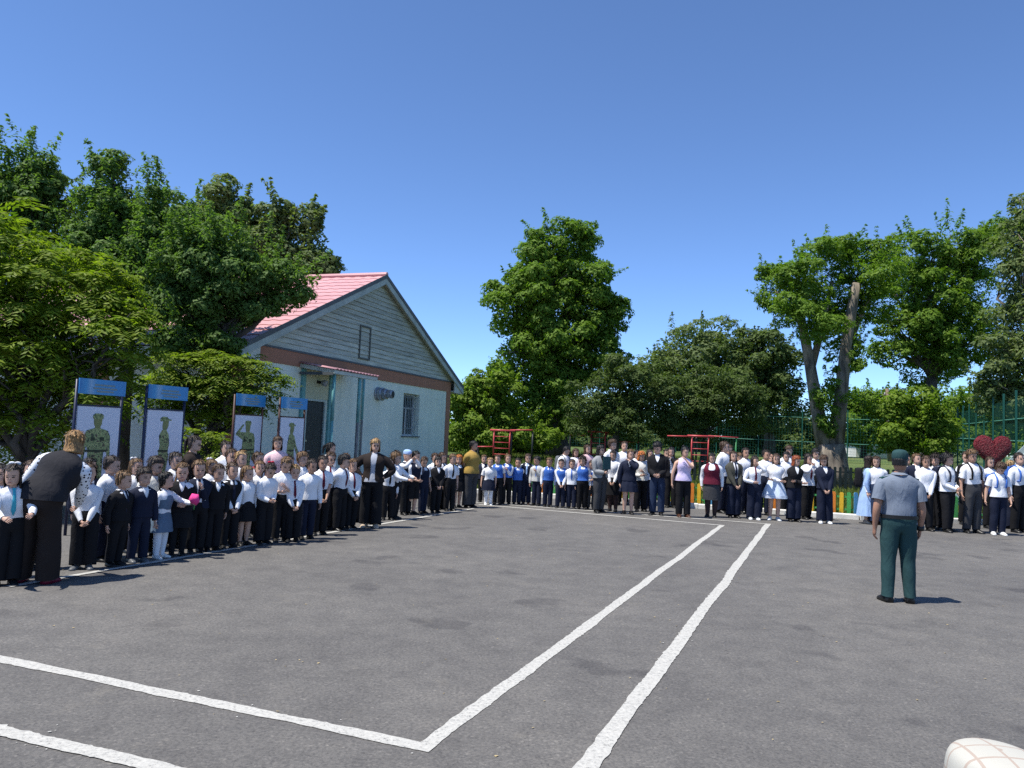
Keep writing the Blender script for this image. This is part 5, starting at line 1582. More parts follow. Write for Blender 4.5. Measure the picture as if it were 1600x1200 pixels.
PEOPLE_LOG = []
def person(fx, fy, tx, ty, yaw, age, label, sex='m', top='white', slv='long', tuck=True, over=None, overc='black', bot='trousers', botc='black', tie=None, hs='short', hc='brown', pose='down',
           legs=None, shoes='black', skin=0, hy=None, hp=0.0, lean=0.0, stout=1.0, group=None, bow=None, glasses=False, hgt=None, extra=None, cat='person', sub=1, stance=.05, loc=None, waist=2, slean=0.0, wr=.007):
    seed = rng.random() * 100
    g = loc if loc is not None else G(fx, fy)
    if hgt is None:
        hgt = AT(tx, ty, g.y).z
        PEOPLE_LOG.append((round(hgt, 2), age, label))
        lim = dict(child=(1.08, 1.42), kid=(1.2, 1.6), teen=(1.45, 1.86), adult=(1.5, 1.85))[age]
        hgt = min(max(hgt, lim[0]), lim[1])
    hy = rng.uniform(-.45, .45) if hy is None else R(hy) + rng.uniform(-.12, .12)
    if extra is not officer_kit and loc is None and not lean:
        yaw += rng.uniform(-14, 14); lean = rng.uniform(-.03, .07); slean = rng.uniform(-.05, .05); hp = hp + rng.uniform(-.08, .16)
    B = build_body(hgt, age, sex, pose, lean, hy, hp, stout, seed, stance, slean)
    me = bpy.data.meshes.new('person')
    me.from_pydata([tuple(v) for v in B.V], [], B.F)
    for mt in (SKIN[skin], EYE, LIP, HAIR[hc if hc in HAIR else 'dark']): me.materials.append(mt)
    me.polygons.foreach_set('material_index', B.FM); me.polygons.foreach_set('use_smooth', [True] * len(B.F))
    bm = bmesh.new(); bm.from_mesh(me); bmesh.ops.recalc_face_normals(bm, faces=bm.faces[:]); bm.to_mesh(me); bm.free()
    me.update()
    o = link('person', me)
    md = o.modifiers.new('sub', 'SUBSURF'); md.levels = sub; md.render_levels = sub
    o.location = g; o.rotation_euler = (0, 0, R(yaw))
    tag(o, label, 'person', group)
    h = B.h
    # legwear under skirts
    if legs in ('white', 'black', 'tights'):
        mt = C('white') if legs == 'white' else C('tights' if legs == 'tights' else 'black')
        garment(B, o, 'tights', mt, lambda t: t[0] == 'L' and t[2] <= 8, lambda t: .009, seed, sub, .0)
    # bottoms
    def legoff(t, wide):
        if t[0] == 'T': return .014
        r_ = t[2]
        base = [.010, .012, .013, .014, .016, .020, .024][min(r_, 6)]
        return base + wide * [.1, .25, .45, .6, .8, 1, 1.1][min(r_, 6)]
    if bot in ('trousers', 'wide', 'slim'):
        wd = {'trousers': .003, 'wide': .022, 'slim': -.007}[bot]
        garment(B, o, 'trousers', C(botc), lambda t: (t[0] == 'T' and t[1] <= waist) or (t[0] == 'L' and t[2] <= 5), lambda t: legoff(t, wd), seed, sub, .005)
        if age != 'child' and tuck and over is None and rng.random() < .6:
            pass
    elif bot == 'shorts':
        garment(B, o, 'shorts', C(botc), lambda t: (t[0] == 'T' and t[1] <= 3) or (t[0] == 'L' and t[2] <= 2), lambda t: .016 if t[0] == 'T' else .016 + .006 * t[2], seed, sub, .005)
    elif bot == 'skirt':
        skirt(B, o, 'skirt', C(botc), .40, .31 if age in ('child', 'kid') else .30, .035, .035, seed)
    elif bot == 'pencil':
        skirt(B, o, 'skirt', C(botc), .40, .27, .006, .0, seed)
    elif bot == 'mini':
        skirt(B, o, 'skirt', C(botc), .40, .345, .04, .05, seed)
    elif bot == 'dress':
        skirt(B, o, 'dress_skirt', C(botc), .42, .335, .085, .05, seed, C('white'))
    elif bot == 'longdress':
        skirt(B, o, 'dress_skirt', C(botc), .42, .12, .07, .05, seed)
    # shirt
    alim = {'long': 6, 'short': 2, 'none': -1, 'cap': 1}[slv]
    r0 = waist if tuck else 1
    so = .011 if tuck else .020
    if top:
        def shoff(t):
            if t[0] == 'T':
                if t[1] >= 9: return .008
                if t[1] <= waist and tuck: return .008
                if t[1] <= 2: return so
                return .015 if t[1] > 3 else (.017 if tuck else .018)
            return [.012, .014, .014, .012, .012, .011, .007][min(t[2], 6)] + (.006 if slv == 'short' and t[2] == 2 else 0)
        top_o = garment(B, o, 'shirt' if bot not in ('dress', 'longdress') else 'dress_bodice', C(top),
                lambda t: (t[0] == 'T' and t[1] >= r0 and t[1] <= 8) or (t[0] == 'A' and t[2] < alim), shoff, seed + 3, sub, wr)
        # collar
        if slv != 'none' and top != 'dots':
            V, F = [], []; n = 14
            for j, (dz, q) in enumerate(((.004, 1.30), (.020, 1.22), (.004, 1.62))):
                for k in range(n + 1):
                    a = R(-72) + R(324) * k / n
                    p = B.lnf(Vector((math.cos(a) * .034 * q, math.sin(a) * .036 * q + .009, B.chin - .030 + dz - (.012 if math.sin(a) < -.6 else 0))), 1)
                    V.append(p * h)
            for j in range(2):
                for k in range(n): F.append((j * (n + 1) + k, j * (n + 1) + k + 1, (j + 1) * (n + 1) + k + 1, (j + 1) * (n + 1) + k))
            mesh('collar', V, F, C(top), o, True)
    if tie:
        tb = -.012 if over else -.0
        rows = [9, 8, 7, 6, 5, 4]
        pts = [torso_front(B, r_, .020) for r_ in rows]; pts[0] = torso_front(B, 9, .014) + Vector((0, 0, .006 * h))
        pts.append(torso_front(B, 3, .022))
        strip('necktie', pts, [.026 * h, .022 * h, .024 * h, .028 * h, .032 * h, .036 * h, .006 * h], C(tie), o, .004 * h)
    if over in ('jacket', 'blazer', 'open'):
        vrow = 6 if over != 'open' else 0
        def vpull(t, q):
            if t[0] == 'T' and t[2] in (11, 13):
                f = {6: .12, 7: .50, 8: .85, 9: 1}.get(t[1], 1) if over != 'open' else {7: .7, 8: .9, 9: 1}.get(t[1], .55)
                return Vector((q.x * f, q.y, q.z))
            return q
        def joff(t):
            if t[0] == 'T': return .024 if t[1] < 8 else .016
            return [.018, .021, .021, .020, .020, .019, .014][min(t[2], 6)]
        garment(B, o, 'jacket', C(overc), lambda t: (t[0] == 'T' and 1 <= t[1] <= 8 and not (t[1] >= vrow and len(t) > 2 and t[2] in (11, 12))) or (t[0] == 'A' and t[2] < 6), joff, seed + 7, sub, .006, vpull)
    elif over == 'vest':
        garment(B, o, 'vest', C(overc), lambda t: (t[0] == 'T' and 2 <= t[1] <= 8 and not (t[1] >= 7 and t[2] in (11, 12))), lambda t: .022 if t[1] < 8 else .016, seed + 7, sub, .004)
    elif over == 'longvest':
        garment(B, o, 'vest', C(overc), lambda t: (t[0] == 'T' and 1 <= t[1] <= 8 and not (t[1] >= 6 and t[2] in (11, 12))), lambda t: .026 if t[1] < 8 else .018, seed + 7, sub, .004)
    elif over == 'pinafore':
        garment(B, o, 'pinafore_bib', C(overc), lambda t: (t[0] == 'T' and 3 <= t[1] <= 6 and not (t[1] == 6 and t[2] in (5, 6, 9, 10, 13, 14, 1, 2))), lambda t: .019, seed, sub, .002)
    # shoes
    for sd_ in ('l', 'r'): shoe(B, o, sd_, SHOE[shoes])
    # hair, bows, glasses
    if hs not in ('none', 'cap', 'hat'):
        ho = hair(B, o, hs, HAIR[hc], seed)
        if bow:
            bc = C(bow) if bow != 'white' else C('white')
            for s in (-1, 1): blob('hair_bow', B.hd(s * .13, .28, 1.02) * h, (.12 * B.hh * h * 1.2, .06 * B.hh * h, .10 * B.hh * h), bc, ho, rough=.3, seed=seed)
    if glasses:
        s_ = MB()
        for s in (-1, 1):
            c = B.hd(s * .145, -.475, .455) * h
            s_.tube([c + Vector((math.cos(a) * .085 * B.hh * h, -.004, math.sin(a) * .06 * B.hh * h)) for a in np.linspace(0, 6.28, 11)], .0022 * h, 4, cap=False)
        s_.build('glasses', mat('black_plastic', (0, 0, 0)), o)
    if extra: extra(B, o, h, seed)
    return o, B

# ------------------------------------------------------------------ worn and carried things
def backpack(B, o, colr, label, straps=True, big=1.0):
    """a rucksack standing on its own, hung on the wearer's back"""
    h = B.h; E = empty('backpack', o.location, o.rotation_euler.z); tag(E, label, 'backpack')
    c = (torso_back(B, 6, .02) + torso_back(B, 3, .02)) / 2
    bm = bmesh.new(); bmesh.ops.create_cube(bm, size=1)
    bmesh.ops.subdivide_edges(bm, edges=bm.edges[:], cuts=2, use_grid_fill=True)
    for v in bm.verts:
        q = v.co
        v.co = Vector((q.x * .20 * h * big * (1 - .15 * max(0, q.z)), (q.y + .5) * .095 * h * (1 - .25 * max(0, q.z)) + c.y, q.z * .29 * h * big + c.z + .01 * h))
    me = bpy.data.meshes.new('bag'); bm.to_mesh(me); bm.free(); me.materials.append(C(colr))
    me.polygons.foreach_set('use_smooth', [True] * len(me.polygons))
    b = link('bag', me, E); md = b.modifiers.new('s', 'SUBSURF'); md.levels = 2; md.render_levels = 2
    pk = blob('pocket', Vector((c.x, c.y + .09 * h, c.z - .06 * h)), (.075 * h, .025 * h, .06 * h), C(colr), E)
    for s in (-1, 1):
        pts = []
        for row, f in ((8, 1), (7, 1), (6, 1), (5, 1), (4, .6)):
            q = torso_front(B, row, .024 if row < 8 else .0)
            pts.append(Vector((q.x + s * .060 * h, q.y * (1 if row < 8 else .3) + (0.008 * h), q.z + (.035 * h if row == 8 else 0))))
        pts = [Vector((s * .055 * h, c.y, torso_back(B, 8).z + .01 * h))] + pts + [Vector((s * .098 * h * B.w, .02 * h, torso_front(B, 4).z))]
        m_ = MB(); m_.tube(pts, .011 * h, 6); m_.build('strap', C(colr), E, True)
    return E

def bind(colr, label): return lambda B, o, h, seed: backpack(B, o, colr, label)

def pompom(B, o, h, seed):
    p = B.hand['l'][0] * h
    E = empty('paper_flower', o.location, o.rotation_euler.z); tag(E, 'bright pink paper pompom flower held by the girl in white tights', 'flower')
    blob('bloom', p + Vector((.0, -.02, .05)), (.062, .062, .07), C('pink'), E, rough=.6, seed=3)
    MB().tube([p + Vector((0, -.01, -.08)), p + Vector((0, -.02, .02))], .008, 6).build('stem', mat('stem_green', (.05, .2, .04)), E)

def phone(label):
    def f(B, o, h, seed):
        p = (B.hand['l'][0] + B.hand['r'][0]) * .5 * h
        E = empty('phone', o.location, o.rotation_euler.z); tag(E, label, 'phone')
        MB().box((p.x - .04, p.y - .05, p.z - .01), (p.x + .04, p.y - .04, p.z + .14)).build('case', mat('black_plastic', (0, 0, 0)), E)
        MB().box((p.x - .036, p.y - .0395, p.z - .004), (p.x + .036, p.y - .038, p.z + .134)).build('screen', mat('phone_glass', (.03, .04, .05), .1), E)
    return f

def folder(B, o, h, seed):
    p = B.hand['l'][0] * h
    E = empty('folder', o.location, o.rotation_euler.z); tag(E, 'dark teal folder held by the woman in the light grey blazer', 'folder')
    MB().box((p.x - .11, p.y - .03, p.z - .04), (p.x + .11, p.y - .022, p.z + .26)).box((p.x - .11, p.y - .014, p.z - .04), (p.x + .11, p.y - .006, p.z + .26)).build('cover', mat('teal_card', (.015, .06, .065), .5), E)
    MB().box((p.x - .10, p.y - .021, p.z - .035), (p.x + .10, p.y - .015, p.z + .255)).build('pages', mat('paper', (.7, .7, .68), .8), E)

def lathe(name, prof, B, mt, parent, n=24, yo=.035, zsq=1.18):
    V, F = [], []
    for r_, z in prof:
        for k in range(n):
            a = 2 * math.pi * k / n
            V.append(B.hd(math.cos(a) * r_, math.sin(a) * r_ * zsq + yo, z) * B.h)
    for j in range(len(prof) - 1):
        for k in range(n): F.append((j * n + k, j * n + (k + 1) % n, (j + 1) * n + (k + 1) % n, (j + 1) * n + k))
    F.append(tuple((len(prof) - 1) * n + k for k in range(n)))
    return mesh(name, V, F, mt, parent, True, None, 1, fix=True)

def officer_kit(B, o, h, seed):
    teal = C('teal')
    cap = lathe('cap', [(.372, .60), (.384, .66), (.386, .76), (.372, .90), (.31, 1.0), (.18, 1.055), (.05, 1.07)], B, teal, o)
    V, F = [], []
    for j, (r_, dz) in enumerate(((.36, .62), (.50, .60), (.62, .56))):
        for k in range(9):
            a = R(215 + 110 * k / 8)
            V.append(B.hd(math.cos(a) * .37 * (1 + .05 * j), math.sin(a) * (r_ + .06) + .035, dz) * h)
    for j in range(2):
        for k in range(8): F.append((j * 9 + k, j * 9 + k + 1, (j + 1) * 9 + k + 1, (j + 1) * 9 + k))
    v = mesh('visor', V, F, teal, cap, True); md = v.modifiers.new('t', 'SOLIDIFY'); md.thickness = .006
    # cropped hair below the cap
    lathe('hair', [(.352, .26), (.362, .36), (.366, .60), (.365, .62)], B, HAIR['black'], o, yo=.045, zsq=1.22)
    # shoulder boards
    for s in (-1, 1):
        sh = MB()
        a = B.lnf(Vector((s * .050, .004, B.chin - .045)), 1) * h; b = B.lnf(Vector((s * .118, .0, B.chin - .066)), 1) * h
        for p, w_ in ((a, .020), (b, .026)):
            for y, z in ((-w_, .008), (w_, .008), (w_, .016), (-w_, .016)): sh.V.append(p + Vector((0, y * h, z * h)))
        sh.F = [(0, 1, 2, 3), (7, 6, 5, 4), (0, 4, 5, 1), (1, 5, 6, 2), (2, 6, 7, 3), (3, 7, 4, 0)]; sh.M = [0] * 6
        sh.build('shoulder_board', C('dkteal'), o)
    # watch on the right wrist
    w_, d = B.hand['r']; p = (w_ - d * .055) * h
    m_ = MB(); m_.tube([p - d * .014 * h, p + d * .014 * h], .027 * h, 10); m_.build('wristwatch', mat('black_plastic', (0, 0, 0)), o, True)
    # belt
    V, F = [], []; n = 32
    ring = [v for v, t in zip(B.V, B.VT) if t[0] == 'T' and t[1] == 2]
    c = sum(ring, Vector()) / len(ring)
    for dz in (-.012, .012):
        for v in ring:
            d = (v - c); d.z = 0; V.append(v + d.normalized() * (.021 * h) + Vector((0, 0, dz * h)))
    n = len(ring)
    for k in range(n): F.append((k, (k + 1) % n, n + (k + 1) % n, n + k))
    mesh('belt', V, F, mat('black_leather', (.012, .012, .012), .4), o, True)

def bucket_hat(B, o, h, seed):
    hat = lathe('bucket_hat', [(.50, .56), (.49, .75), (.475, .90), (.445, .985), (.38, 1.04), (.22, 1.075), (.04, 1.085)], B, plaid_mat(), o, 32)
    V, F = [], []; n = 32
    for r_, z in ((.44, .565), (.62, .46), (.60, .45), (.43, .55)):
        for k in range(n):
            a = 2 * math.pi * k / n; V.append(B.hd(math.cos(a) * r_, math.sin(a) * r_ * 1.15 + .035, z) * h)
    for j in range(3):
        for k in range(n): F.append((j * n + k, j * n + (k + 1) % n, (j + 1) * n + (k + 1) % n, (j + 1) * n + k))
    mesh('brim', V, F, plaid_mat(), hat, True, fix=True)

def hair_knot(B, o, h, seed):
    blob('hair_knot', B.hd(0, .47, .70) * h, (.22 * B.hh * h, .12 * B.hh * h, .15 * B.hh * h), HAIR['honey'], o, rough=.5, seed=2)

def blue_cap(B, o, h, seed):
    cap = lathe('cap', [(.37, .62), (.38, .75), (.35, .92), (.22, 1.03), (.05, 1.06)], B, C('skyblue'), o)

# ------------------------------------------------------------------ everybody
P = person
LG, BG, RG = 'pupils lined up along the left line', 'pupils lined up along the far line', 'older pupils standing at the right'
def build_people():
    # ---- the left line, from the near end
    P(8, 914, 22, 725, 30, 'kid', 'girl in white shirt with turquoise tie at the left edge', 'f', tie='turq', bot='wide', hs='long', hc='dark', pose='forward', hy=-25, bow='white', group=LG)
    P(-12, 903, 0, 728, 60, 'kid', 'dark haired child half cut off by the left picture edge', 'm', hc='black', group=LG, hy=0)
    P(36, 890, 48, 720, 55, 'kid', 'brown haired child mostly hidden left of the bending woman', 'm', top='white', over='vest', overc='navy', hc='brown', group=LG)
    # woman bending towards the first girl
    P(52, 911, 0, 0, 186, 'adult', 'woman in black vest and polka dot blouse bending forward, seen from behind', 'f', top='dots', tuck=False, over='longvest', overc='charcoal', bot='wide', botc='brownblack', hs='bob', hc='honey', pose='reachL', lean=.48, slean=-.30, stout=1.2, shoes='red', hgt=1.67, hy=10, stance=.085, group='teachers', extra=hair_knot)
    P(128, 889, 144, 724, 28, 'child', 'girl in white shirt, hands clasped, right of the bending woman', 'f', bot='wide', hs='pony', hc='brown', pose='clasp', hy=5, shoes='grey', group=LG)
    P(128, 872, 137, 716, 55, 'kid', 'child with black hair behind the bending woman', 'm', over='jacket', overc='navy', hc='black', group=LG)
    P(160, 876, 181, 713, 70, 'kid', 'boy in white shirt and navy trousers looking right, cropped dark hair', 'm', botc='navy', hc='dark', pose='down', hy=12, group=LG)
    P(180, 884, 200, 737, 62, 'child', 'boy in black suit with light brown hair turning away', 'm', over='jacket', overc='black', hc='light', pose='down', tie='navy', hy=25, group=LG)
    P(214, 878, 224, 731, 40, 'child', 'boy in plain navy suit with dark fringe', 'm', over='jacket', overc='navy', hc='dark', botc='navy', pose='down', hs='mop', hy=10, shoes='grey', group=LG)
    P(202, 862, 213, 717, 60, 'kid', 'blond girl with white bow behind the navy suit', 'f', hs='pony', hc='light', bow='white', group=LG)
    P(231, 868, 245, 714, 60, 'kid', 'boy with glasses in pale pink shirt behind the girl in white tights', 'm', top='offwhite', hc='dark', hs='mop', glasses=True, hy=15, group=LG)
    P(248, 872, 261, 738, 75, 'child', 'girl with black braid, grey pinafore and white tights', 'f', over='pinafore', overc='pinafore', bot='skirt', botc='pinafore', legs='white', shoes='white', hs='braid', hc='black', pose='point', hy=35, extra=pompom, group=LG)
    P(276, 868, 283, 723, 35, 'child', 'blond girl in black jacket and black lace trimmed skirt', 'f', over='jacket', overc='black', bot='skirt', botc='black', legs='black', hs='braid', hc='light', pose='belly', hy=0, group=LG)
    P(266, 856, 278, 707, 55, 'kid', 'tall boy in white shirt behind the lace trimmed girl', 'm', hc='dark', hy=10, group=LG)
    P(290, 852, 305, 681, 85, 'adult', 'woman in black with dark ponytail and sunglasses beside the shrub', 'f', top='brownblack', botc='black', hs='pony', hc='dark', pose='belly', hy=5, glasses=True, group='teachers')
    P(304, 863, 314, 719, 30, 'child', 'boy in black suit holding one arm across his chest', 'm', over='open', overc='navy', tie='navy', hc='light', pose='chest', hy=5, group=LG)
    P(330, 860, 337, 725, 40, 'child', 'boy in black suit and open collar next to the raised arm', 'm', over='jacket', overc='black', hc='brown', pose='down', hy=15, group=LG)
    P(324, 847, 341, 721, 50, 'kid', 'girl with white bow behind two black suits', 'f', hs='bun', hc='light', bow='white', group=LG)
    P(356, 856, 363, 723, 35, 'child', 'boy in open black waistcoat with tie, hands clasped', 'm', over='vest', overc='black', tie='navy', hc='brown', pose='clasp', hy=5, group=LG)
    P(352, 842, 367, 702, 50, 'kid', 'girl with glasses standing taller behind the waistcoat boy', 'f', hs='pony', hc='brown', glasses=True, hy=0, group=LG)
    P(346, 833, 367, 692, 50, 'teen', 'dark haired teenager behind the girl with glasses', 'f', hs='bun', hc='dark', group=LG)
    P(370, 843, 384, 705, 45, 'kid', 'blond child in white left of the saluting soldier poster', 'f', hs='short', hc='blond', hy=0, group=LG)
    P(380, 852, 385, 728, 35, 'child', 'girl in white blouse and short black skirt with bare legs', 'f', bot='skirt', legs='bare', hs='pony', hc='light', pose='down', hy=20, group=LG)
    P(410, 850, 427, 722, 48, 'kid', 'girl with red bow and long braid bowing her head', 'f', bot='wide', hs='braid', hc='dark', bow='red', pose='belly', hp=.45, lean=.12, hy=5, group=LG)
    P(399, 838, 413, 721, 45, 'child', 'child peeking out behind the girl with the red bow', 'm', hc='light', group=LG)
    P(398, 832, 412, 707, 55, 'kid', 'boy wearing a red strapped rucksack below the saluting soldier', 'm', hc='brown', hy=15, extra=bind('red', 'small red rucksack on the boy below the saluting soldier'), group=LG)
    P(428, 822, 445, 683, 50, 'adult', 'woman in pink and white top before the marching soldier poster', 'f', top='ltpink', slv='short', hs='bob', hc='brown', hy=-15, group='teachers')
    P(437, 846, 446, 713, 35, 'kid', 'girl in short sleeved white blouse raising her hands to her chest', 'f', slv='short', hs='pony', hc='light', pose='hold', hp=.25, hy=5, group=LG)
    P(456, 846, 458, 726, 25, 'child', 'small boy with maroon tie and clasped hands left of the plain white shirt', 'm', tie='maroon', hc='blond', pose='clasp', hy=0, group=LG)
    P(447, 829, 461, 713, 45, 'kid', 'dark haired boy behind the small boy with maroon tie', 'm', hc='dark', group=LG)
    P(464, 829, 477, 707, 45, 'kid', 'tall blond boy in white behind the navy trousers', 'm', hc='light', hs='mop', group=LG)
    P(478, 842, 483, 717, 25, 'kid', 'boy in untucked white shirt and navy trousers standing straight', 'm', tuck=False, botc='navy', hc='dark', skin=1, pose='down', hy=8, group=LG)
    P(499, 836, 503, 712, 25, 'kid', 'dark haired boy with long maroon tie and clasped hands', 'm', tie='maroon', slv='short', hc='dark', skin=1, pose='clasp', hy=-5, group=LG)
    P(508, 828, 515, 706, 30, 'kid', 'boy with glasses and maroon tie left of the black hair', 'm', tie='maroon', hc='brown', glasses=True, hy=10, group=LG)
    P(508, 812, 522, 696, 75, 'teen', 'teenager with black ponytail facing right before the door', 'f', hs='pony', hc='black', hy=15, group=LG)
    P(528, 829, 537, 711, 55, 'kid', 'boy with thick black hair turned to the right, maroon tie', 'm', tie='maroon', hc='black', hs='mop', pose='behind', hy=25, group=LG)
    P(547, 826, 549, 717, 30, 'child', 'small boy with maroon tie left of the blond woman', 'm', tie='maroon', hc='light', pose='clasp', hy=10, group=LG)
    P(535, 815, 545, 709, 40, 'kid', 'light haired boy behind the small maroon tie near the wall', 'm', hc='light', group=LG)
    P(552, 816, 559, 715, 35, 'child', 'child in white partly behind the elbow of the blond woman', 'm', tie='navy', hc='dark', group=LG)
    P(578, 824, 584, 686, 15, 'adult', 'blond woman in black jacket with hands on hips and printed grey shirt', 'f', top='tgrey', tuck=False, over='open', overc='brownblack', bot='wide', hs='bob', hc='blond', pose='hip', hy=12, stout=1.1, shoes='beige', glasses=True, group='teachers')
    P(604, 812, 607, 716, 20, 'child', 'child in white right behind the blond woman', 'm', tie='black', hc='dark', pose='down', group=LG)
    P(616, 811, 621, 707, 70, 'kid', 'curly haired boy in white shirt reaching forward', 'm', hc='light', hs='curly', pose='forward', hy=10, group=LG)
    P(632, 804, 639, 703, 40, 'kid', 'child in pale blue cap raising both hands', 'm', over='vest', overc='navy', hs='cap', hc='brown', pose='phone', extra=blue_cap, group=LG)
    P(643, 804, 652, 705, 45, 'kid', 'child in dark vest and shorts with bare legs', 'm', slv='short', over='vest', overc='navy', bot='shorts', hc='black', pose='belly', hy=10, group=LG)
    P(659, 802, 663, 713, 55, 'kid', 'boy in navy vest leaning towards the bare legged child', 'm', slv='short', over='vest', overc='navy', botc='navy', hc='brown', pose='down', hp=.2, hy=-20, group=LG)
    P(680, 801, 684, 714, 20, 'kid', 'girl in black suit with bushy dark hair', 'f', over='jacket', overc='black', hs='bob', hc='black', pose='clasp', group=LG)
    P(687, 796, 690, 707, 40, 'kid', 'boy in white shirt with dark tie left of the short sleeved boy', 'm', tie='black', hc='brown', hy=10, group=LG)
    P(675, 795, 678, 708, 40, 'kid', 'brown haired child behind the bushy haired girl', 'm', hc='brown', group=LG)
    P(701, 798, 705, 709, 25, 'kid', 'boy in short sleeved white shirt with black tie', 'm', slv='short', tie='black', hc='light', pose='down', hy=10, group=LG)
    P(714, 793, 717, 711, 30, 'kid', 'red haired girl in black skirt beside the yellow blouse', 'f', over='vest', overc='black', bot='skirt', hs='bob', hc='ginger', legs='bare', group=LG)
    P(733, 793, 741, 689, 62, 'adult', 'woman in mustard yellow blouse with hands behind her back', 'f', top='mustard', slv='short', tuck=False, bot='wide', botc='dkgrey', hs='short', hc='black', pose='behind', hy=12, stout=1.22, skin=1, group='teachers')
    # ---- the far line, from the corner to the right
    P(754, 785, 758, 711, 0, 'kid', 'child in black jacket behind the girl in white knee socks', 'm', over='jacket', overc='navy', hc='light', group=BG)
    P(762, 789, 764, 715, 0, 'child', 'blond girl in white blouse, navy skirt and white tights', 'f', slv='short', bot='skirt', botc='navy', legs='white', shoes='white', hs='short', hc='blond', pose='down', hy=5, group=BG)
    P(776, 788, 780, 711, -5, 'kid', 'first boy in bright blue vest, right of the white tights', 'm', over='vest', overc='blue', slv='short', hc='brown', pose='down', group=BG)
    P(790, 788, 792, 710, 5, 'kid', 'girl in bright blue vest holding one hand to her chest', 'f', over='vest', overc='blue', hs='bun', hc='light', pose='chest', group=BG)
    P(807, 788, 809, 716, 0, 'child', 'shorter boy in blue vest over open white collar', 'm', over='vest', overc='blue', botc='navy', hc='dark', skin=1, pose='behind', group=BG)
    P(821, 788, 824, 709, 0, 'kid', 'boy in navy three piece suit with pale tie', 'm', over='vest', overc='navy', botc='navy', tie='skyblue', hc='brown', pose='behind', shoes='brown', group=BG)
    P(838, 790, 841, 713, -30, 'kid', 'boy in pale grey blazer looking left with hand on chest', 'm', top='paleblue', over='jacket', overc='ltgrey', botc='navy', tie='blue', hc='black', skin=1, pose='chest', hy=-25, group=BG)
    P(855, 792, 857, 715, -5, 'kid', 'boy in blue vest right of the pale grey blazer', 'm', over='vest', overc='blue', botc='navy', tie='blue', hc='light', skin=1, pose='down', group=BG)
    P(875, 794, 878, 718, 0, 'kid', 'boy in patterned blue vest with clasped hands', 'm', over='vest', overc='blue', botc='navy', hc='dark', pose='clasp', hp=.15, group=BG)
    P(880, 785, 884, 697, 35, 'teen', 'teenager with patterned rucksack and short black hair looking down', 'm', hc='black', hp=.3, hy=20, extra=bind('vestgrey', 'patterned grey rucksack on the teenager behind the blue vests'), group=BG)
    P(892, 795, 894, 719, 0, 'kid', 'boy in short sleeved white shirt with blue tie', 'm', slv='short', tuck=False, botc='navy', tie='blue', hc='brown', pose='down', group=BG)
    P(895, 785, 898, 701, -5, 'teen', 'girl with long brown hair behind the blue tie', 'f', hs='long', hc='brown', group=BG)
    P(909, 796, 911, 713, -5, 'kid', 'curly dark haired girl in blue vest and black trousers', 'f', over='vest', overc='blue', hs='curly', hc='dark', pose='down', group=BG)
    P(914, 787, 918, 695, 20, 'teen', 'tall girl in pink scarf behind the curly haired girl', 'f', top='ltpink', hs='long', hc='brown', hy=10, group=BG)
    P(923, 796, 924, 720, -5, 'kid', 'girl in blue vest holding both hands before her face', 'f', tuck=False, top='white', over='vest', overc='blue', botc='dkgrey', hs='pony', hc='brown', pose='hold', group=BG)
    P(936, 801, 942, 696, 35, 'adult', 'woman in light grey blazer holding a dark folder', 'f', top='black', over='open', overc='grey', botc='dkgrey', hs='bob', hc='black', pose='hold', hp=.15, hy=15, extra=folder, group='teachers')
    P(953, 789, 958, 687, 40, 'teen', 'tall boy in white with brown mop of hair behind the folder', 'm', hc='brown', hs='mop', hy=25, group=BG)
    P(957, 799, 957, 704, -10, 'teen', 'girl in white blouse, black skirt and black tights, hands clasped', 'f', bot='pencil', legs='tights', hs='pony', hc='dark', pose='clasp', group=BG)
    P(972, 788, 977, 690, 0, 'teen', 'boy in white shirt behind the two skirts', 'm', hc='brown', group=BG)
    P(981, 803, 981, 702, -5, 'teen', 'girl in navy jacket and short navy skirt with bare legs', 'f', over='jacket', overc='navy', bot='mini', botc='navy', legs='bare', hs='pony', hc='light', pose='mouth', group=BG)
    P(991, 790, 994, 703, 5, 'teen', 'black haired teenager behind the red haired girl', 'm', hc='black', group=BG)
    P(1000, 799, 1001, 705, 5, 'teen', 'red haired girl in long white blouse looking down', 'f', top='offwhite', tuck=False, hs='bob', hc='ginger', pose='hold', hp=.35, group=BG)
    P(1013, 799, 1016, 703, 20, 'teen', 'girl with long dark hair in white left of the black jacket', 'f', tuck=False, hs='long', hc='dark', botc='navy', hy=20, group=BG)
    P(1026, 805, 1028, 691, -5, 'teen', 'teenager in black jacket and jeans with hands clasped', 'm', over='jacket', overc='black', bot='trousers', botc='jeans', hs='mop', hc='black', pose='belly', hp=.3, skin=0, group=BG)
    P(1038, 792, 1042, 702, 5, 'teen', 'teenager half hidden behind the black jacket', 'm', over='jacket', overc='navy', hc='dark', group=BG)
    P(1047, 793, 1050, 699, 0, 'teen', 'girl in dark jacket behind the lavender blouse', 'f', over='open', overc='black', hs='long', hc='black', pose='mouth', group=BG)
    P(1066, 808, 1070, 698, -5, 'adult', 'woman in sleeveless lavender blouse and black trousers', 'f', top='lavender', slv='none', tuck=False, botc='black', hs='bun', hc='black', pose='mouth', hp=.2, hy=12, shoes='brown', group='teachers')
    P(1111, 808, 1110, 708, -8, 'adult', 'woman in maroon vest, dark skirt and black tights', 'f', over='longvest', overc='maroon', bot='pencil', botc='dkgrey', legs='tights', hs='short', hc='black', pose='down', stout=1.12, hp=.1, group='teachers')
    P(1128, 801, 1132, 690, 30, 'teen', 'tall boy in short sleeved white shirt right of the maroon vest', 'm', slv='short', tuck=False, botc='navy', hc='brown', hy=20, group=BG)
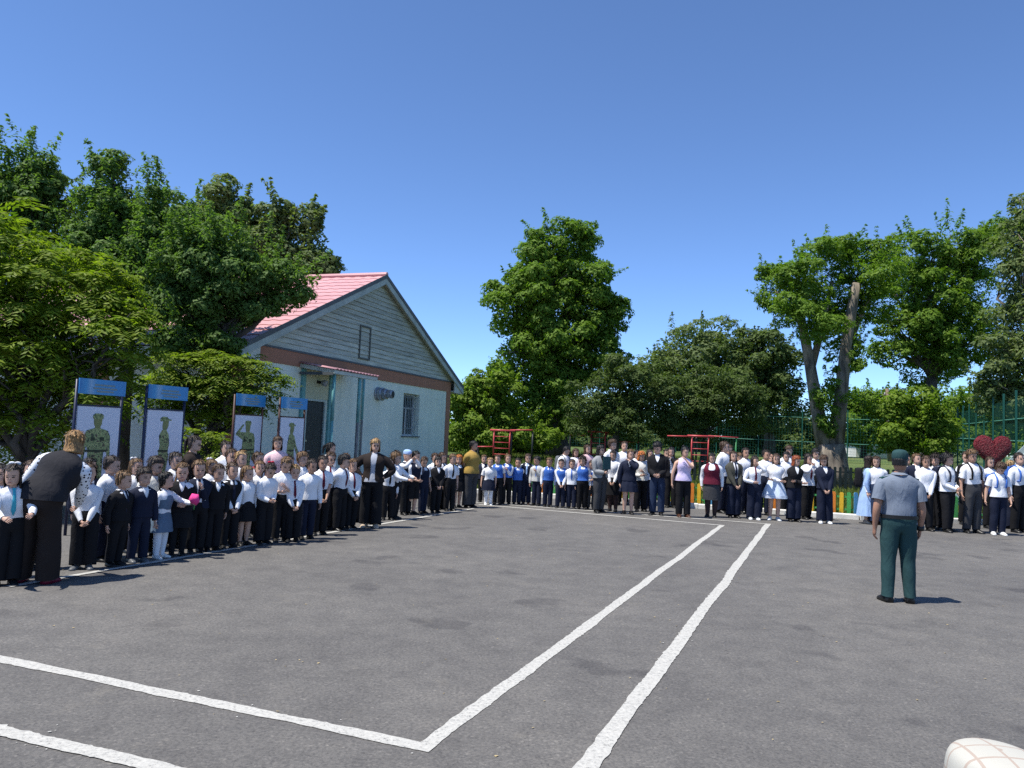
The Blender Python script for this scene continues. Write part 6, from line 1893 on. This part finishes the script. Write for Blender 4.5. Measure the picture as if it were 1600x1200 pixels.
    P(1136, 797, 1140, 695, 10, 'teen', 'boy just behind the grey green jacket girl', 'm', hc='brown', botc='navy', group=BG)
    P(1146, 809, 1145, 705, 0, 'teen', 'girl in grey green jacket with dark tie and navy trousers', 'f', over='open', overc='olive', tie='navy', bot='wide', botc='navy', hs='loose', hc='brown', pose='clasp', group=BG)
    P(1163, 803, 1166, 700, 10, 'teen', 'dark haired boy in white shirt right of the grey green jacket', 'm', botc='navy', hc='dark', skin=1, group=BG)
    P(1154, 797, 1157, 708, 0, 'teen', 'light haired head behind the dark haired boy in white', 'f', hs='bob', hc='light', group=BG)
    P(1178, 812, 1181, 713, 10, 'teen', 'girl in white blouse with maroon tie shading her eyes', 'f', tie='maroon', bot='wide', botc='navy', hs='long', hc='dark', pose='shade', shoes='white', group=BG)
    P(1193, 805, 1196, 703, 5, 'teen', 'boy raising his forearm to his forehead behind two girls', 'm', hc='dark', botc='navy', skin=1, pose='armup', group=BG)
    P(1203, 800, 1206, 710, 0, 'teen', 'brown haired head between the raised arm and the pale dress', 'f', hs='pony', hc='brown', group=BG)
    P(1210, 813, 1214, 709, -5, 'teen', 'girl in pale blue white flared dress with bare legs', 'f', top='white', slv='long', bot='dress', botc='paleblue', legs='bare', hs='loose', hc='brown', pose='cross', shoes='white', group=BG)
    P(1227, 803, 1229, 706, 0, 'teen', 'dark haired boy between the flared dress and black blazer', 'm', hc='black', group=BG)
    P(1230, 797, 1233, 697, 5, 'teen', 'tallest brown mop of hair behind the black blazer', 'm', hs='mop', hc='brown', group=BG)
    P(1240, 815, 1238, 712, -5, 'teen', 'red haired girl in black blazer and navy trousers', 'f', over='jacket', overc='black', bot='wide', botc='navy', hs='bob', hc='red', pose='cross', group=BG)
    P(1261, 811, 1262, 709, 5, 'teen', 'girl in white blouse with maroon tie covering her mouth', 'f', tie='maroon', tuck=False, hs='long', hc='dark', pose='face2', group=BG)
    P(1272, 804, 1270, 701, 0, 'teen', 'black haired boy in white before the pruned trunk', 'm', hc='black', hs='mop', glasses=True, group=BG)
    P(1288, 818, 1289, 711, -8, 'teen', 'girl in navy blazer, navy trousers and white shoes', 'f', over='jacket', overc='navy', bot='wide', botc='navy', hs='bob', hc='brown', pose='clasp', hp=.35, shoes='white', group=BG)
    # ---- right-hand group
    P(1354, 818, 1362, 713, 60, 'teen', 'girl in long light blue dress carrying a black rucksack', 'f', top='skyblue', bot='longdress', botc='skyblue', hs='long', hc='dark', legs='bare', shoes='beige', pose='down', hy=15, extra=bind('black', 'black rucksack on the girl in the light blue dress'), group=RG)
    P(1371, 820, 1374, 713, -5, 'teen', 'girl in white shirt left of the uniformed man', 'f', bot='wide', botc='jeans', hs='loose', hc='brown', group=RG)
    P(1417, 816, 1420, 711, 10, 'teen', 'dark haired head just right of the green cap', 'm', hc='black', over='jacket', overc='navy', group=RG)
    P(1430, 818, 1432, 709, 0, 'teen', 'blond head between the green cap and the white shirt', 'm', hc='light', over='jacket', overc='navy', group=RG)
    P(1444, 829, 1440, 712, 0, 'teen', 'boy in long sleeved white shirt with hands clasped low', 'm', tuck=False, hc='brown', skin=1, pose='clasp', group=RG)
    P(1462, 827, 1455, 709, -60, 'teen', 'boy in grey vest turned left with curly dark hair', 'm', over='vest', overc='vestgrey', hs='curly', hc='dark', pose='mouth', group=RG)
    P(1480, 831, 1488, 709, 25, 'teen', 'boy with curly black hair and rucksack straps', 'm', tuck=False, hs='curly', hc='black', pose='belly', hy=30, extra=bind('navy', 'navy rucksack worn by the curly haired boy'), group=RG)
    P(1520, 833, 1526, 703, 5, 'teen', 'tall boy in white polo shirt with dark rucksack', 'm', slv='short', hs='mop', hc='light', skin=1, pose='down', hy=-8, hp=.1, botc='dkgrey', extra=bind('black', 'black rucksack worn by the tall boy in white polo'), group=RG)
    P(1512, 820, 1516, 706, -10, 'teen', 'head peeking out behind the tall boy in white polo', 'm', hc='brown', group=RG)
    P(1546, 825, 1550, 714, 20, 'teen', 'girl with brown hair below the red heart', 'f', slv='short', hs='loose', hc='brown', group=RG)
    P(1560, 836, 1567, 721, 5, 'teen', 'boy in white T shirt and white sneakers looking down', 'm', slv='short', tuck=False, botc='navy', hs='mop', hc='brown', hp=.5, pose='down2', shoes='white', extra=bind('blue', 'blue strapped rucksack on the boy looking down'), group=RG)
    P(1578, 826, 1582, 720, 40, 'teen', 'blond girl in cream top near the right edge', 'f', top='cream', tuck=False, hs='loose', hc='blond', hy=40, bot='wide', botc='navy', group=RG)
    P(1592, 832, 1598, 708, 10, 'teen', 'dark haired boy with blue rucksack cut by the right edge', 'm', hc='dark', extra=bind('blue', 'blue rucksack at the right picture edge'), group=RG)
    # ---- the uniformed man seen from behind
    P(1403, 940, 1400, 704, 172, 'adult', 'uniformed man in grey shirt, green cap and trousers, seen from behind', 'm', top='slate', slv='short', tuck=True, bot='slim', botc='teal', hs='cap', hc='black', pose='down', skin=2, hy=-22, stout=1.04, extra=officer_kit, stance=.066, waist=1, wr=.013, group=None)
    # ---- child close to the camera
    c = AT(1574, 1168, 1.62)
    P(0, 0, 0, 0, 175, 'child', 'person in cream plaid bucket hat at the bottom right corner', 'm', top='white', hs='hat', hc='brown', hgt=c.z / 1.0165, loc=Vector((c.x - .02, c.y, 0)), extra=bucket_hat, hy=0)

build_people()
for _l in PEOPLE_LOG:
    _lim = dict(child=(1.1, 1.4), kid=(1.22, 1.56), teen=(1.48, 1.82), adult=(1.5, 1.82))[_l[1]]
    if not _lim[0] <= _l[0] <= _lim[1]: print('HEIGHT', _l)
